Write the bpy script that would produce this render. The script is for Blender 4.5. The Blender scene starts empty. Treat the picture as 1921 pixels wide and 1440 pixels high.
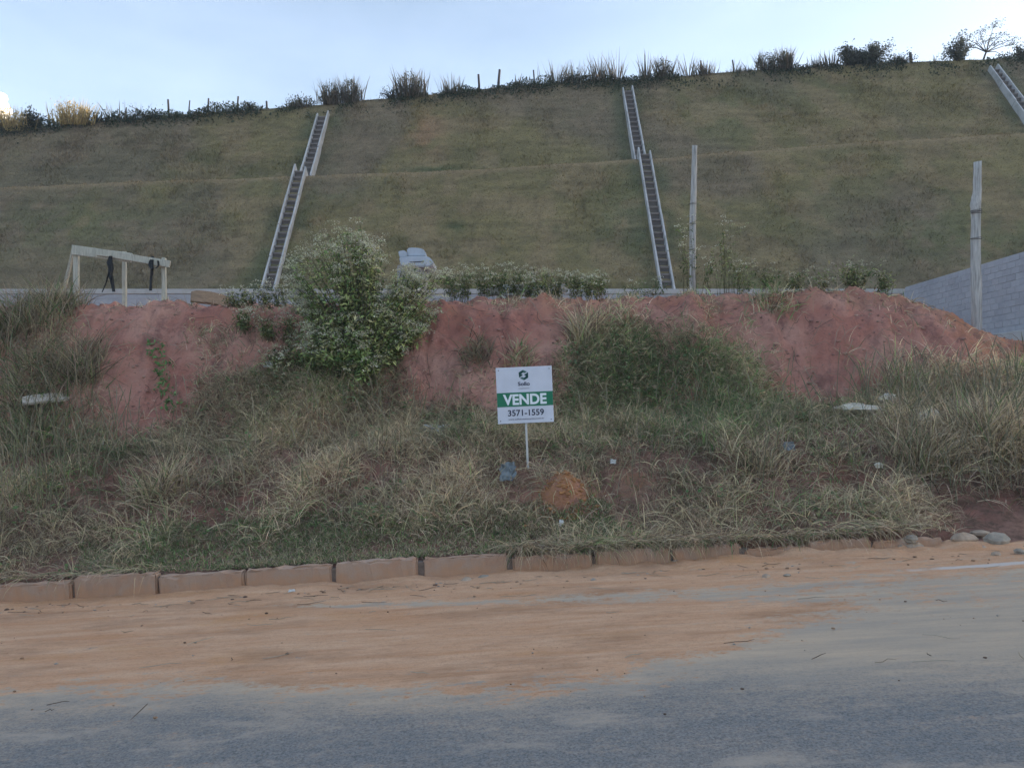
import bpy, bmesh, math, random
import numpy as np
from mathutils import Vector, Matrix

rnd = random.Random(7)
RNG = np.random.default_rng(11)
R = math.radians
S = bpy.context.scene
C = S.collection

# ------------------------------------------------------------------ camera
CAMZ, FPX, CX, HY = 1.95, 1440.0, 960.5, 760.0       # eye height, focal length and horizon in photo pixels
cam_d = bpy.data.cameras.new('camera')
cam = bpy.data.objects.new('camera', cam_d)
C.objects.link(cam)
cam.location = (0, 0, CAMZ)
cam.rotation_euler = (R(90), 0, 0)
cam_d.sensor_width = 36
cam_d.lens = 36 * FPX / 1921
cam_d.shift_y = (HY - 720) / 1921
cam_d.clip_start = 0.1
cam_d.clip_end = 6000
S.camera = cam

# ------------------------------------------------------------------ sky, sun, exposure
SUN_AZ, SUN_EL = R(73), R(8)                         # sun low behind the hill, to the right
world = bpy.data.worlds.new('World')
S.world = world
world.use_nodes = True
wn = world.node_tree.nodes
wl = world.node_tree.links
bg = wn['Background']
sky = wn.new('ShaderNodeTexSky')
sky.sky_type = 'NISHITA'
sky.sun_disc = False
sky.sun_elevation = SUN_EL
sky.sun_rotation = SUN_AZ
sky.air_density = 0.8
sky.dust_density = 1.8
sky.ozone_density = 1.0
# thin high cloud over the whole dome: pale, uneven
tc = wn.new('ShaderNodeTexCoord')
mp = wn.new('ShaderNodeMapping')
mp.inputs['Scale'].default_value = (1.0, 1.0, 3.0)
wl.new(tc.outputs['Generated'], mp.inputs['Vector'])
cn = wn.new('ShaderNodeTexNoise')
cn.inputs['Scale'].default_value = 2.4
cn.inputs['Detail'].default_value = 5
wl.new(mp.outputs['Vector'], cn.inputs['Vector'])
cr = wn.new('ShaderNodeMapRange')
cr.inputs['From Min'].default_value = 0.35
cr.inputs['From Max'].default_value = 0.75
cr.inputs['To Min'].default_value = 0.10
cr.inputs['To Max'].default_value = 0.40
wl.new(cn.outputs['Fac'], cr.inputs['Value'])
cmx = wn.new('ShaderNodeMix')
cmx.data_type = 'RGBA'
wl.new(cr.outputs['Result'], cmx.inputs['Factor'])
wl.new(sky.outputs['Color'], cmx.inputs['A'])
cmx.inputs['B'].default_value = (2.8,3.4,4.6,1)
wl.new(cmx.outputs['Result'], bg.inputs['Color'])
bg.inputs['Strength'].default_value = 0.10

sun_d = bpy.data.lights.new('sun', 'SUN')
sun_d.energy = 3.0
sun_d.angle = R(0.5)
sun_d.color = (1.0, 0.87, 0.70)
sun = bpy.data.objects.new('sun', sun_d)
C.objects.link(sun)
to_sun = Vector((math.sin(SUN_AZ) * math.cos(SUN_EL), math.cos(SUN_AZ) * math.cos(SUN_EL), math.sin(SUN_EL)))
sun.rotation_euler = to_sun.to_track_quat('Z', 'Y').to_euler()
sun.location = (20, 60, 40)

S.view_settings.view_transform = 'Standard'
S.view_settings.look = 'None'
S.view_settings.exposure = 2.15
S.view_settings.gamma = 1
S.cycles.max_bounces = 5
S.cycles.diffuse_bounces = 3
S.cycles.transmission_bounces = 3
S.cycles.transparent_max_bounces = 4
S.cycles.use_denoising = True

# ------------------------------------------------------------------ helpers
_perm = np.random.default_rng(3).random((256, 256))
def vnoise(x, y):
    x = np.asarray(x, float); y = np.asarray(y, float)
    xi = np.floor(x).astype(int); yi = np.floor(y).astype(int)
    fx = x - xi; fy = y - yi
    fx = fx * fx * (3 - 2 * fx); fy = fy * fy * (3 - 2 * fy)
    a = _perm[xi & 255, yi & 255]; b = _perm[(xi + 1) & 255, yi & 255]
    c = _perm[xi & 255, (yi + 1) & 255]; d = _perm[(xi + 1) & 255, (yi + 1) & 255]
    return (a * (1 - fx) + b * fx) * (1 - fy) + (c * (1 - fx) + d * fx) * fy
def fbm(x, y, s=1.0, o=4, g=0.5):
    x = np.asarray(x, float) * s; y = np.asarray(y, float) * s
    t = 0; a = 1; n = 0
    for i in range(o):
        t = t + a * vnoise(x + 17.3 * i, y + 9.1 * i); n += a
        x = x * 2.03; y = y * 2.03; a *= g
    return t / n            # 0..1, mean .5
def sstep(a, b, x):
    t = np.clip((np.asarray(x, float) - a) / (b - a), 0, 1)
    return t * t * (3 - 2 * t)

def P(px, py, D):
    """photo pixel seen at depth D -> world point"""
    return Vector(((px - CX) / FPX * D, D, CAMZ + (HY - py) / FPX * D))

def obj(name, me, parent=None):
    o = bpy.data.objects.new(name, me)
    C.objects.link(o)
    if parent is not None:
        o.parent = parent
    return o
def tag(o, label=None, cat=None, group=None, kind=None):
    if label: o['label'] = label
    if cat: o['category'] = cat
    if group: o['group'] = group
    if kind: o['kind'] = kind
    return o
def empty(name, loc, label=None, cat=None, group=None, kind=None):
    o = bpy.data.objects.new(name, None)
    C.objects.link(o)
    o.location = loc
    o.empty_display_size = 0.1
    return tag(o, label, cat, group, kind)

def mesh(name, V, F, mat, col=None, smooth=False, attrs=None):
    """V (n,3); F int array (m,k) or list of such arrays; col (n,3) linear colour per vertex"""
    V = np.asarray(V, np.float32)
    Fs = F if isinstance(F, list) else [F]
    Fs = [np.asarray(f, np.int32) for f in Fs if len(f)]
    me = bpy.data.meshes.new(name)
    me.vertices.add(len(V)); me.vertices.foreach_set('co', V.ravel())
    li = np.concatenate([f.ravel() for f in Fs])
    tot = np.concatenate([np.full(len(f), f.shape[1], np.int32) for f in Fs])
    st = np.concatenate([[0], np.cumsum(tot)[:-1]]).astype(np.int32)
    me.loops.add(len(li)); me.loops.foreach_set('vertex_index', li)
    me.polygons.add(len(tot)); me.polygons.foreach_set('loop_start', st); me.polygons.foreach_set('loop_total', tot)
    if smooth:
        me.polygons.foreach_set('use_smooth', np.ones(len(tot), bool))
    me.update(calc_edges=True)
    if col is not None:
        a = me.attributes.new('Col', 'FLOAT_COLOR', 'POINT')
        c4 = np.ones((len(V), 4), np.float32); c4[:, :3] = col
        a.data.foreach_set('color', c4.ravel())
    for k, v in (attrs or {}).items():
        a = me.attributes.new(k, 'FLOAT', 'POINT'); a.data.foreach_set('value', np.asarray(v, np.float32).ravel())
    me.materials.append(mat)
    return me
def grid_faces(nu, nv):
    i = np.arange(nu - 1)[:, None] * nv + np.arange(nv - 1)[None, :]
    i = i.ravel()
    return np.stack([i, i + nv, i + nv + 1, i + 1], 1)

def bm_mesh(name, bm, mat, smooth=False):
    me = bpy.data.meshes.new(name)
    bm.to_mesh(me); bm.free()
    if smooth:
        for p in me.polygons: p.use_smooth = True
    me.materials.append(mat)
    return me
def box_bm(sx, sy, sz, bevel=0.0, jit=0.0, seed=0, cuts=0):
    """box from z=0 up, centred in x,y"""
    bm = bmesh.new()
    bmesh.ops.create_cube(bm, size=1)
    for v in bm.verts:
        v.co = Vector((v.co.x * sx, v.co.y * sy, (v.co.z + 0.5) * sz))
    if cuts:
        bmesh.ops.subdivide_edges(bm, edges=bm.edges[:], cuts=cuts, use_grid_fill=True)
    if bevel:
        bmesh.ops.bevel(bm, geom=bm.edges[:] if not cuts else [e for e in bm.edges if len(e.link_faces) == 2 and e.calc_face_angle(0) > 0.5],
                        offset=bevel, segments=1 if bevel < 0.02 else 2, affect='EDGES')
    if jit:
        r = random.Random(seed)
        for v in bm.verts:
            v.co += Vector((r.uniform(-jit, jit), r.uniform(-jit, jit), r.uniform(-jit, jit)))
    return bm
def tube_arrays(pts, rad, n=6):
    """pts list of Vector, rad list -> V, quads"""
    V = []; F = []
    m = len(pts)
    for k in range(m):
        t = (pts[min(k + 1, m - 1)] - pts[max(k - 1, 0)])
        t = t.normalized() if t.length > 1e-9 else Vector((0, 0, 1))
        a = t.orthogonal().normalized(); b = t.cross(a)
        if k:
            # keep the frame from flipping
            pa = pa - t * pa.dot(t)
            a = pa.normalized() if pa.length > 1e-6 else a
            b = t.cross(a)
        pa = a
        for j in range(n):
            th = 2 * math.pi * j / n
            V.append(pts[k] + (a * math.cos(th) + b * math.sin(th)) * rad[k])
    for k in range(m - 1):
        for j in range(n):
            F.append((k * n + j, k * n + (j + 1) % n, (k + 1) * n + (j + 1) % n, (k + 1) * n + j))
    return V, F
class Acc:
    """collects vertices and quads/tris with colour"""
    def __init__(s): s.V = []; s.F3 = []; s.F4 = []; s.Cc = []; s.n = 0
    def add(s, V, F, col=None):
        V = np.asarray(V, float).reshape(-1, 3)
        F = np.asarray(F, int)
        (s.F3 if F.shape[1] == 3 else s.F4).append(F + s.n)
        if col is not None:
            col = np.asarray(col, float)
            s.Cc.append(np.broadcast_to(col, (len(V), 3)))
        s.V.append(V); s.n += len(V)
    def tube(s, pts, rad, n=5, col=None):
        V, F = tube_arrays(pts, rad, n); s.add([tuple(v) for v in V], F, col)
    def mesh(s, name, mat, smooth=False):
        Fs = []
        if s.F4: Fs.append(np.concatenate(s.F4))
        if s.F3: Fs.append(np.concatenate(s.F3))
        return mesh(name, np.concatenate(s.V), Fs, mat, np.concatenate(s.Cc) if s.Cc else None, smooth)

def blades(root, yaw, lean, curl, L, W, seg=3, twist=None):
    """curved tapered ribbons; returns V, quads, tris, blade index of each vertex"""
    N = len(root)
    root = np.asarray(root, float)
    h = np.stack([np.cos(yaw), np.sin(yaw), np.zeros(N)], 1)
    pr = np.stack([-np.sin(yaw), np.cos(yaw), np.zeros(N)], 1)
    tw = RNG.uniform(-1.2, 1.2, N) if twist is None else twist
    p = root.copy()
    rows = []
    for k in range(seg + 1):
        a = lean + curl * (k / seg)
        d = h * np.sin(a)[:, None] + np.array([0, 0, 1.0]) * np.cos(a)[:, None]
        nrm = np.cross(d, pr)
        if k: p = p + d * (L / seg)[:, None]
        wv = pr * np.cos(tw)[:, None] + nrm * np.sin(tw)[:, None]
        w = W * (1 - (k / seg) ** 1.6) * (0.7 + 0.3 * min(1, k + 0.3)) * 0.5
        if k < seg:
            rows.append(p - wv * w[:, None]); rows.append(p + wv * w[:, None])
        else:
            rows.append(p)
    V = np.stack(rows, 1)                  # N, 2seg+1, 3
    nv = 2 * seg + 1
    base = np.arange(N)[:, None] * nv
    q = np.concatenate([base + np.array([[2 * k, 2 * k + 1, 2 * k + 3, 2 * k + 2]]) for k in range(seg - 1)], 0) if seg > 1 else np.zeros((0, 4), int)
    t = base + np.array([[2 * seg - 2, 2 * seg - 1, 2 * seg]])
    return V.reshape(-1, 3), q, t, np.repeat(np.arange(N), nv)

def leaf_quads(c, d, nrm, L, W):
    """kite shaped leaves from base c along d"""
    side = np.cross(d, nrm); side /= np.linalg.norm(side, axis=1)[:, None] + 1e-9
    L = L[:, None]; W = W[:, None]
    V = np.stack([c, c + d * L * 0.42 + side * W * 0.5, c + d * L - nrm * L * 0.12, c + d * L * 0.42 - side * W * 0.5], 1)
    return V.reshape(-1, 3), np.arange(len(c) * 4).reshape(-1, 4)
def rand_dirs(n):
    v = RNG.normal(size=(n, 3)); return v / np.linalg.norm(v, axis=1)[:, None]

# ------------------------------------------------------------------ materials
def new_mat(name):
    m = bpy.data.materials.new(name); m.use_nodes = True
    nt = m.node_tree
    return m, nt, nt.nodes, nt.links, nt.nodes['Principled BSDF']
def noise_node(N, L, scale, detail=4, rough=0.55, vec=None, stretch=None):
    n = N.new('ShaderNodeTexNoise')
    n.inputs['Scale'].default_value = scale; n.inputs['Detail'].default_value = detail; n.inputs['Roughness'].default_value = rough
    if vec is not None:
        if stretch:
            mpn = N.new('ShaderNodeMapping'); mpn.inputs['Scale'].default_value = stretch
            L.new(vec, mpn.inputs['Vector']); L.new(mpn.outputs['Vector'], n.inputs['Vector'])
        else:
            L.new(vec, n.inputs['Vector'])
    return n
def ramp(N, L, src, a, b, lo=0.0, hi=1.0):
    r = N.new('ShaderNodeMapRange')
    r.inputs['From Min'].default_value = a; r.inputs['From Max'].default_value = b
    r.inputs['To Min'].default_value = lo; r.inputs['To Max'].default_value = hi
    L.new(src, r.inputs['Value']); return r.outputs['Result']
def mixc(N, L, f, a, b, mode='MIX'):
    m = N.new('ShaderNodeMix'); m.data_type = 'RGBA'; m.blend_type = mode
    for s, v in (('Factor', f), ('A', a), ('B', b)):
        if isinstance(v, (int, float)): m.inputs[s].default_value = v
        elif isinstance(v, tuple): m.inputs[s].default_value = v + (1,)
        else: L.new(v, m.inputs[s])
    return m.outputs['Result']
def bump(N, L, b, h, strength, dist):
    bp = N.new('ShaderNodeBump'); bp.inputs['Strength'].default_value = strength; bp.inputs['Distance'].default_value = dist
    L.new(h, bp.inputs['Height']); L.new(bp.outputs['Normal'], b.inputs['Normal']); return bp
def simple(name, col, rough=0.85, var=0.25, scale=8, bmp=0.0, spec=0.3, metallic=0.0, stretch=None):
    m, nt, N, L, b = new_mat(name)
    t = N.new('ShaderNodeTexCoord')
    n = noise_node(N, L, scale, 5, 0.6, t.outputs['Object'], stretch)
    dark = tuple(c * (1 - var) for c in col); lite = tuple(min(1, c * (1 + var)) for c in col)
    L.new(mixc(N, L, ramp(N, L, n.outputs['Fac'], 0.3, 0.7), dark, lite), b.inputs['Base Color'])
    b.inputs['Roughness'].default_value = rough; b.inputs['Specular IOR Level'].default_value = spec
    b.inputs['Metallic'].default_value = metallic
    if bmp: bump(N, L, b, n.outputs['Fac'], 0.6, bmp)
    return m
def foliage_mat(name, transl=0.3, rough=0.75):
    m, nt, N, L, b = new_mat(name)
    a = N.new('ShaderNodeAttribute'); a.attribute_name = 'Col'
    L.new(a.outputs['Color'], b.inputs['Base Color'])
    b.inputs['Roughness'].default_value = rough; b.inputs['Specular IOR Level'].default_value = 0.2
    tr = N.new('ShaderNodeBsdfTranslucent'); L.new(a.outputs['Color'], tr.inputs['Color'])
    mx = N.new('ShaderNodeMixShader'); mx.inputs[0].default_value = transl
    L.new(b.outputs['BSDF'], mx.inputs[1]); L.new(tr.outputs['BSDF'], mx.inputs[2])
    L.new(mx.outputs['Shader'], N['Material Output'].inputs['Surface'])
    return m
M_GRASS = foliage_mat('grass_blades', 0.45)
M_LEAF = foliage_mat('leaves', 0.25)
M_STALK = foliage_mat('dry_stalks', 0.15)
M_FLOWER = foliage_mat('flower_fluff', 0.3, 0.9)

# ---- road with dust and drifted soil: 'dirt' and 'dust' say how much lies where
def road_material():
    m, nt, N, L, b = new_mat('road_surface')
    t = N.new('ShaderNodeTexCoord'); v = t.outputs['Object']
    ad = N.new('ShaderNodeAttribute'); ad.attribute_name = 'dirt'
    au = N.new('ShaderNodeAttribute'); au.attribute_name = 'dust'
    aw = N.new('ShaderNodeAttribute'); aw.attribute_name = 'cement'
    fine = noise_node(N, L, 70, 4, 0.75, v)
    med = noise_node(N, L, 7, 6, 0.62, v, (0.45, 1.2, 1))
    big = noise_node(N, L, 1.3, 7, 0.68, v, (0.55, 1.1, 1))
    pat = noise_node(N, L, 2.6, 5, 0.6, v, (0.6, 1.5, 1))
    spk = N.new('ShaderNodeTexVoronoi'); spk.inputs['Scale'].default_value = 38; L.new(v, spk.inputs['Vector'])
    asp = mixc(N, L, ramp(N, L, big.outputs['Fac'], 0.35, 0.65), (0.195, 0.207, 0.212), (0.26, 0.25, 0.235))
    asp = mixc(N, L, ramp(N, L, fine.outputs['Fac'], 0.38, 0.62), mixc(N, L, 0.6, asp, (0.03, 0.03, 0.035)), asp)
    asp = mixc(N, L, ramp(N, L, spk.outputs['Distance'], 0.0, 0.16, 0.5, 0.0), asp, (0.30, 0.29, 0.28))
    asp = mixc(N, L, ramp(N, L, pat.outputs['Fac'], 0.54, 0.68, 0, 0.75), asp, (0.36, 0.31, 0.255))
    # grey-beige film of dust
    duf = N.new('ShaderNodeMath'); duf.operation = 'ADD'
    grit0 = noise_node(N, L, 34, 6, 0.78, v, (0.7, 1.1, 1))
    g0 = N.new('ShaderNodeMath'); g0.operation = 'ADD'
    L.new(ramp(N, L, med.outputs['Fac'], 0.3, 0.7, -0.16, 0.16), g0.inputs[0]); L.new(ramp(N, L, grit0.outputs['Fac'], 0.3, 0.7, -0.4, 0.4), g0.inputs[1])
    L.new(au.outputs['Fac'], duf.inputs[0]); L.new(g0.outputs[0], duf.inputs[1])
    strk = noise_node(N, L, 2.6, 8, 0.7, v, (0.3, 2.4, 1))
    dcol = mixc(N, L, ramp(N, L, strk.outputs['Fac'], 0.36, 0.64), (0.345, 0.295, 0.235), (0.50, 0.385, 0.27))
    dcol = mixc(N, L, ramp(N, L, grit0.outputs['Fac'], 0.55, 0.75, 0, .5), dcol, (0.22, 0.19, 0.16))
    c = mixc(N, L, ramp(N, L, duf.outputs[0], 0.05, 1.0, 0.0, 0.85), asp, dcol)
    # red-brown soil
    df = N.new('ShaderNodeMath'); df.operation = 'ADD'
    grit = noise_node(N, L, 26, 6, 0.75, v, (0.6, 1.2, 1))
    gs = N.new('ShaderNodeMath'); gs.operation = 'ADD'
    L.new(ramp(N, L, med.outputs['Fac'], 0.3, 0.7, -0.35, 0.35), gs.inputs[0]); L.new(ramp(N, L, grit.outputs['Fac'], 0.3, 0.7, -0.42, 0.42), gs.inputs[1])
    L.new(ad.outputs['Fac'], df.inputs[0]); L.new(gs.outputs[0], df.inputs[1])
    streak = noise_node(N, L, 3.5, 8, 0.72, v, (0.22, 2.2, 1))
    so = mixc(N, L, ramp(N, L, streak.outputs['Fac'], 0.35, 0.65), (0.45, 0.242, 0.130), (0.56, 0.365, 0.235))
    so = mixc(N, L, ramp(N, L, big.outputs['Fac'], 0.55, 0.72, 0, .7), so, (0.46, 0.245, 0.105))
    so = mixc(N, L, ramp(N, L, fine.outputs['Fac'], 0.3, 0.5, 0.35, 0.0), so, (0.12, 0.07, 0.045))
    blo = noise_node(N, L, 1.7, 7, 0.7, v, (0.5, 1.4, 1))
    so = mixc(N, L, ramp(N, L, blo.outputs['Fac'], 0.50, 0.66, 0, .7), so, (0.30, 0.175, 0.105))
    so = mixc(N, L, ramp(N, L, grit.outputs['Fac'], 0.52, 0.72, 0, .55), so, (0.24, 0.135, 0.08))
    c = mixc(N, L, ramp(N, L, df.outputs[0], 0.38, 0.66), c, so)
    cw = N.new('ShaderNodeMath'); cw.operation = 'ADD'
    L.new(aw.outputs['Fac'], cw.inputs[0]); L.new(ramp(N, L, med.outputs['Fac'], 0.3, 0.7, -0.4, 0.3), cw.inputs[1])
    c = mixc(N, L, ramp(N, L, cw.outputs[0], 0.3, 0.8, 0, 0.75), c, (0.50, 0.49, 0.47))
    L.new(c, b.inputs['Base Color'])
    b.inputs['Roughness'].default_value = 0.92; b.inputs['Specular IOR Level'].default_value = 0.15
    hb = N.new('ShaderNodeMath'); hb.operation = 'ADD'
    L.new(fine.outputs['Fac'], hb.inputs[0]); L.new(med.outputs['Fac'], hb.inputs[1])
    bump(N, L, b, hb.outputs[0], 0.5, 0.006)
    return m
def soil_material(name, base, pale, dark, orange):
    m, nt, N, L, b = new_mat(name)
    t = N.new('ShaderNodeTexCoord'); v = t.outputs['Object']
    n1 = noise_node(N, L, 0.9, 5, 0.62, v, (1, 1, 1.6))
    n2 = noise_node(N, L, 5, 8, 0.74, v, (1, 1, 1.5))
    n3 = noise_node(N, L, 38, 4, 0.7, v)
    n4 = noise_node(N, L, 2.3, 7, 0.7, v, (1.3, 1, 0.45))
    c = mixc(N, L, ramp(N, L, n1.outputs['Fac'], 0.38, 0.62), base, pale)
    c = mixc(N, L, ramp(N, L, n4.outputs['Fac'], 0.50, 0.68, 0, 0.75), c, dark)
    ao = N.new('ShaderNodeAttribute'); ao.attribute_name = 'orange'
    om = N.new('ShaderNodeMath'); om.operation = 'MULTIPLY'
    L.new(ao.outputs['Fac'], om.inputs[0]); L.new(ramp(N, L, n2.outputs['Fac'], 0.3, 0.6), om.inputs[1])
    c = mixc(N, L, om.outputs[0], c, orange)
    c = mixc(N, L, ramp(N, L, n2.outputs['Fac'], 0.34, 0.48, 0.6, 0.0), c, dark)
    c = mixc(N, L, ramp(N, L, n3.outputs['Fac'], 0.55, 0.75, 0.0, 0.45), c, pale)
    al = N.new('ShaderNodeAttribute'); al.attribute_name = 'litter'
    lf = N.new('ShaderNodeMath'); lf.operation = 'MULTIPLY'
    L.new(al.outputs['Fac'], lf.inputs[0]); L.new(ramp(N, L, n2.outputs['Fac'], 0.7, 0.3, 0.3, 1.0), lf.inputs[1])
    c = mixc(N, L, lf.outputs[0], c, (0.12, 0.092, 0.065))
    L.new(c, b.inputs['Base Color'])
    b.inputs['Roughness'].default_value = 0.95; b.inputs['Specular IOR Level'].default_value = 0.1
    s = N.new('ShaderNodeMath'); s.operation = 'ADD'
    L.new(n2.outputs['Fac'], s.inputs[0]); L.new(n3.outputs['Fac'], s.inputs[1])
    bump(N, L, b, s.outputs[0], 1.0, 0.075)
    return m
M_HAZE = bpy.data.materials.new('air_haze'); M_HAZE.use_nodes = True
_n = M_HAZE.node_tree.nodes; _n.remove(_n['Principled BSDF'])
_v = _n.new('ShaderNodeVolumePrincipled'); _v.inputs['Color'].default_value = (0.84, 0.92, 1.0, 1); _v.inputs['Density'].default_value = 0.0012
M_HAZE.node_tree.links.new(_v.outputs['Volume'], _n['Material Output'].inputs['Volume'])
M_ROAD = road_material()
M_SOIL = soil_material('red_soil', (0.57, 0.250, 0.190), (0.69, 0.385, 0.30), (0.27, 0.138, 0.122), (0.56, 0.275, 0.125))
M_CLOD = soil_material('soil_clods', (0.34, 0.17, 0.10), (0.42, 0.24, 0.15), (0.16, 0.09, 0.065), (0.42, 0.19, 0.07))
def hill_material():
    m, nt, N, L, b = new_mat('hill_turf_soil')
    t = N.new('ShaderNodeTexCoord'); v = t.outputs['Object']
    a = N.new('ShaderNodeAttribute'); a.attribute_name = 'Col'
    n2 = noise_node(N, L, 4.5, 7, 0.75, v, (0.6, 1, 1.4))
    n3 = noise_node(N, L, 14, 4, 0.7, v)
    c = mixc(N, L, ramp(N, L, n2.outputs['Fac'], 0.3, 0.7), mixc(N, L, 0.45, a.outputs['Color'], (0.07, 0.062, 0.05)), a.outputs['Color'])
    c = mixc(N, L, ramp(N, L, n3.outputs['Fac'], 0.5, 0.75, 0, 0.35), c, (0.17, 0.14, 0.10))
    L.new(c, b.inputs['Base Color'])
    b.inputs['Roughness'].default_value = 0.95; b.inputs['Specular IOR Level'].default_value = 0.1
    bump(N, L, b, n3.outputs['Fac'], 0.8, 0.08)
    return m
M_HILL = hill_material()
M_GROUND = simple('dry_land', (0.20, 0.15, 0.09), 0.95, 0.4, 0.15)
def concrete(name, col, stain, scale=3.0):
    m, nt, N, L, b = new_mat(name)
    t = N.new('ShaderNodeTexCoord'); v = t.outputs['Object']
    g = N.new('ShaderNodeObjectInfo')
    off = N.new('ShaderNodeVectorMath'); off.operation = 'ADD'
    L.new(v, off.inputs[0]); L.new(g.outputs['Location'], off.inputs[1])
    n1 = noise_node(N, L, scale, 6, 0.65, off.outputs[0])
    n2 = noise_node(N, L, 60, 3, 0.6, off.outputs[0])
    c = mixc(N, L, ramp(N, L, n1.outputs['Fac'], 0.45, 0.72), col, stain)
    c = mixc(N, L, ramp(N, L, g.outputs['Random'], 0, 1, 0.0, 0.14), c, tuple(x * 0.55 for x in col))
    c = mixc(N, L, ramp(N, L, n2.outputs['Fac'], 0.3, 0.7, 0.25, 0), c, tuple(x * 0.5 for x in col))
    L.new(c, b.inputs['Base Color']); b.inputs['Roughness'].default_value = 0.9; b.inputs['Specular IOR Level'].default_value = 0.2
    bump(N, L, b, n2.outputs['Fac'], 0.5, 0.004)
    return m
def kerb_material():
    m = concrete('kerb_concrete', (0.40, 0.285, 0.215), (0.40, 0.225, 0.14), 4.5)
    N, L = m.node_tree.nodes, m.node_tree.links; b = N['Principled BSDF']
    old = b.inputs['Base Color'].links[0].from_socket
    g = N.new('ShaderNodeNewGeometry'); t = N.new('ShaderNodeTexCoord')
    n = noise_node(N, L, 5, 6, 0.7, g.outputs['Position'])
    sx = N.new('ShaderNodeSeparateXYZ'); L.new(t.outputs['Object'], sx.inputs[0])
    ad = N.new('ShaderNodeMath'); ad.operation = 'ADD'
    L.new(sx.outputs['Z'], ad.inputs[0]); L.new(ramp(N, L, n.outputs['Fac'], 0.3, 0.7, -0.14, 0.14), ad.inputs[1])
    c = mixc(N, L, ramp(N, L, ad.outputs[0], 0.20, 0.32, 0.85, 0.0), old, (0.40, 0.235, 0.145))
    c = mixc(N, L, ramp(N, L, n.outputs['Fac'], 0.62, 0.72, 0.0, 0.6), c, (0.14, 0.105, 0.085))
    L.new(c, b.inputs['Base Color'])
    return m
M_KERB = kerb_material()
M_JOINT = simple('kerb_mortar', (0.15, 0.115, 0.095), 0.95, 0.4, 14, 0.01)
M_BLOCK = concrete('grey_block', (0.41, 0.42, 0.45), (0.31, 0.32, 0.35), 1.2)
M_MORTAR = simple('wall_mortar', (0.36, 0.37, 0.39), 0.95, 0.2, 9)
M_CAP = concrete('pale_beam', (0.46, 0.46, 0.45), (0.36, 0.35, 0.33), 2.5)
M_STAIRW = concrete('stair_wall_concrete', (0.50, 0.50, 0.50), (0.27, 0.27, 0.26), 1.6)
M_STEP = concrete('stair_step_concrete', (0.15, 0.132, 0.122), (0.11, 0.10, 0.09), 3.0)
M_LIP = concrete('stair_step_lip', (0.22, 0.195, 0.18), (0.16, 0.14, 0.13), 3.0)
M_WOODPALE = simple('weathered_timber', (0.40, 0.40, 0.34), 0.85, 0.3, 6, 0.006, stretch=(8, 8, 0.7))
M_POSTWOOD = simple('grey_post_wood', (0.38, 0.37, 0.355), 0.9, 0.42, 5, 0.012, stretch=(9, 9, 0.6))
M_DARKPOST = simple('dark_fence_wood', (0.055, 0.05, 0.05), 0.9, 0.3, 8, 0.004)
M_BROWNBOARD = simple('brown_board', (0.21, 0.145, 0.095), 0.8, 0.3, 5, 0.004, stretch=(0.6, 8, 8))
M_PALEBOARD = simple('pale_board', (0.45, 0.40, 0.34), 0.8, 0.25, 5, 0.004, stretch=(0.6, 8, 8))
M_STRAP = simple('black_webbing', (0.018, 0.022, 0.026), 0.8, 0.4, 12)
M_WIRE = simple('rusty_wire', (0.07, 0.055, 0.05), 0.6, 0.3, 20)
M_STONE = simple('field_stone', (0.33, 0.255, 0.19), 0.9, 0.35, 7, 0.01)
M_STONEGREY = simple('grey_stone', (0.27, 0.235, 0.19), 0.9, 0.4, 7, 0.01)
M_RUBBLE = simple('white_rubble', (0.60, 0.55, 0.46), 0.9, 0.25, 6, 0.012)
M_PLASTICW = simple('white_plastic', (0.56, 0.56, 0.54), 0.5, 0.1, 6)
M_BAG = simple('blue_grey_plastic', (0.13, 0.155, 0.165), 0.5, 0.4, 7, 0.004, spec=0.5)
M_WRAP = simple('pale_blue_sheet', (0.40, 0.46, 0.53), 0.6, 0.12, 4)
M_SLOTSHADE = simple('gap_shade', (0.02, 0.02, 0.025), 0.9, 0.1, 4)
M_SIGNW = simple('sign_white', (0.60, 0.63, 0.72), 0.45, 0.07, 5, spec=0.4)
M_SIGNG = simple('sign_green', (0.006, 0.165, 0.085), 0.45, 0.05, 3, spec=0.4)
M_SIGNT = simple('sign_dark_ink', (0.012, 0.02, 0.055), 0.5, 0.05, 3)
M_LOGOD = simple('logo_dark_green', (0.008, 0.06, 0.055), 0.5, 0.05, 3)
M_LOGOL = simple('logo_light_green', (0.055, 0.14, 0.125), 0.5, 0.05, 3)
M_SIGNL = simple('sign_letter_white', (0.76, 0.82, 0.86), 0.45, 0.02, 3)
M_CLOUD = simple('cloud_white', (0.85, 0.85, 0.85), 1.0, 0.03, 0.05)
M_POLE = simple('sign_pole', (0.52, 0.52, 0.50), 0.7, 0.15, 6)

# ================================================================== THE SETTING
def road_z(X):
    return 0.17 + 0.0596 * np.clip(X, -40, 40)

# ---- wide ground under everything, out to the horizon
gx = np.concatenate([[-3000, -900, -300, -120, -60], np.linspace(-40, 40, 9), [60, 120, 300, 900, 3000]])
gy = np.concatenate([[-3000, -900, -300, -100, -40, -12, 2, 12, 30, 60, 100, 300, 900, 3000]])
GX, GY = np.meshgrid(gx, gy, indexing='ij')
GZ = road_z(GX) - 0.12
V = np.stack([GX, GY, GZ], 2).reshape(-1, 3)
tag(obj('ground', mesh('ground', V, grid_faces(len(gx), len(gy)), M_GROUND)), kind='structure')

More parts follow.
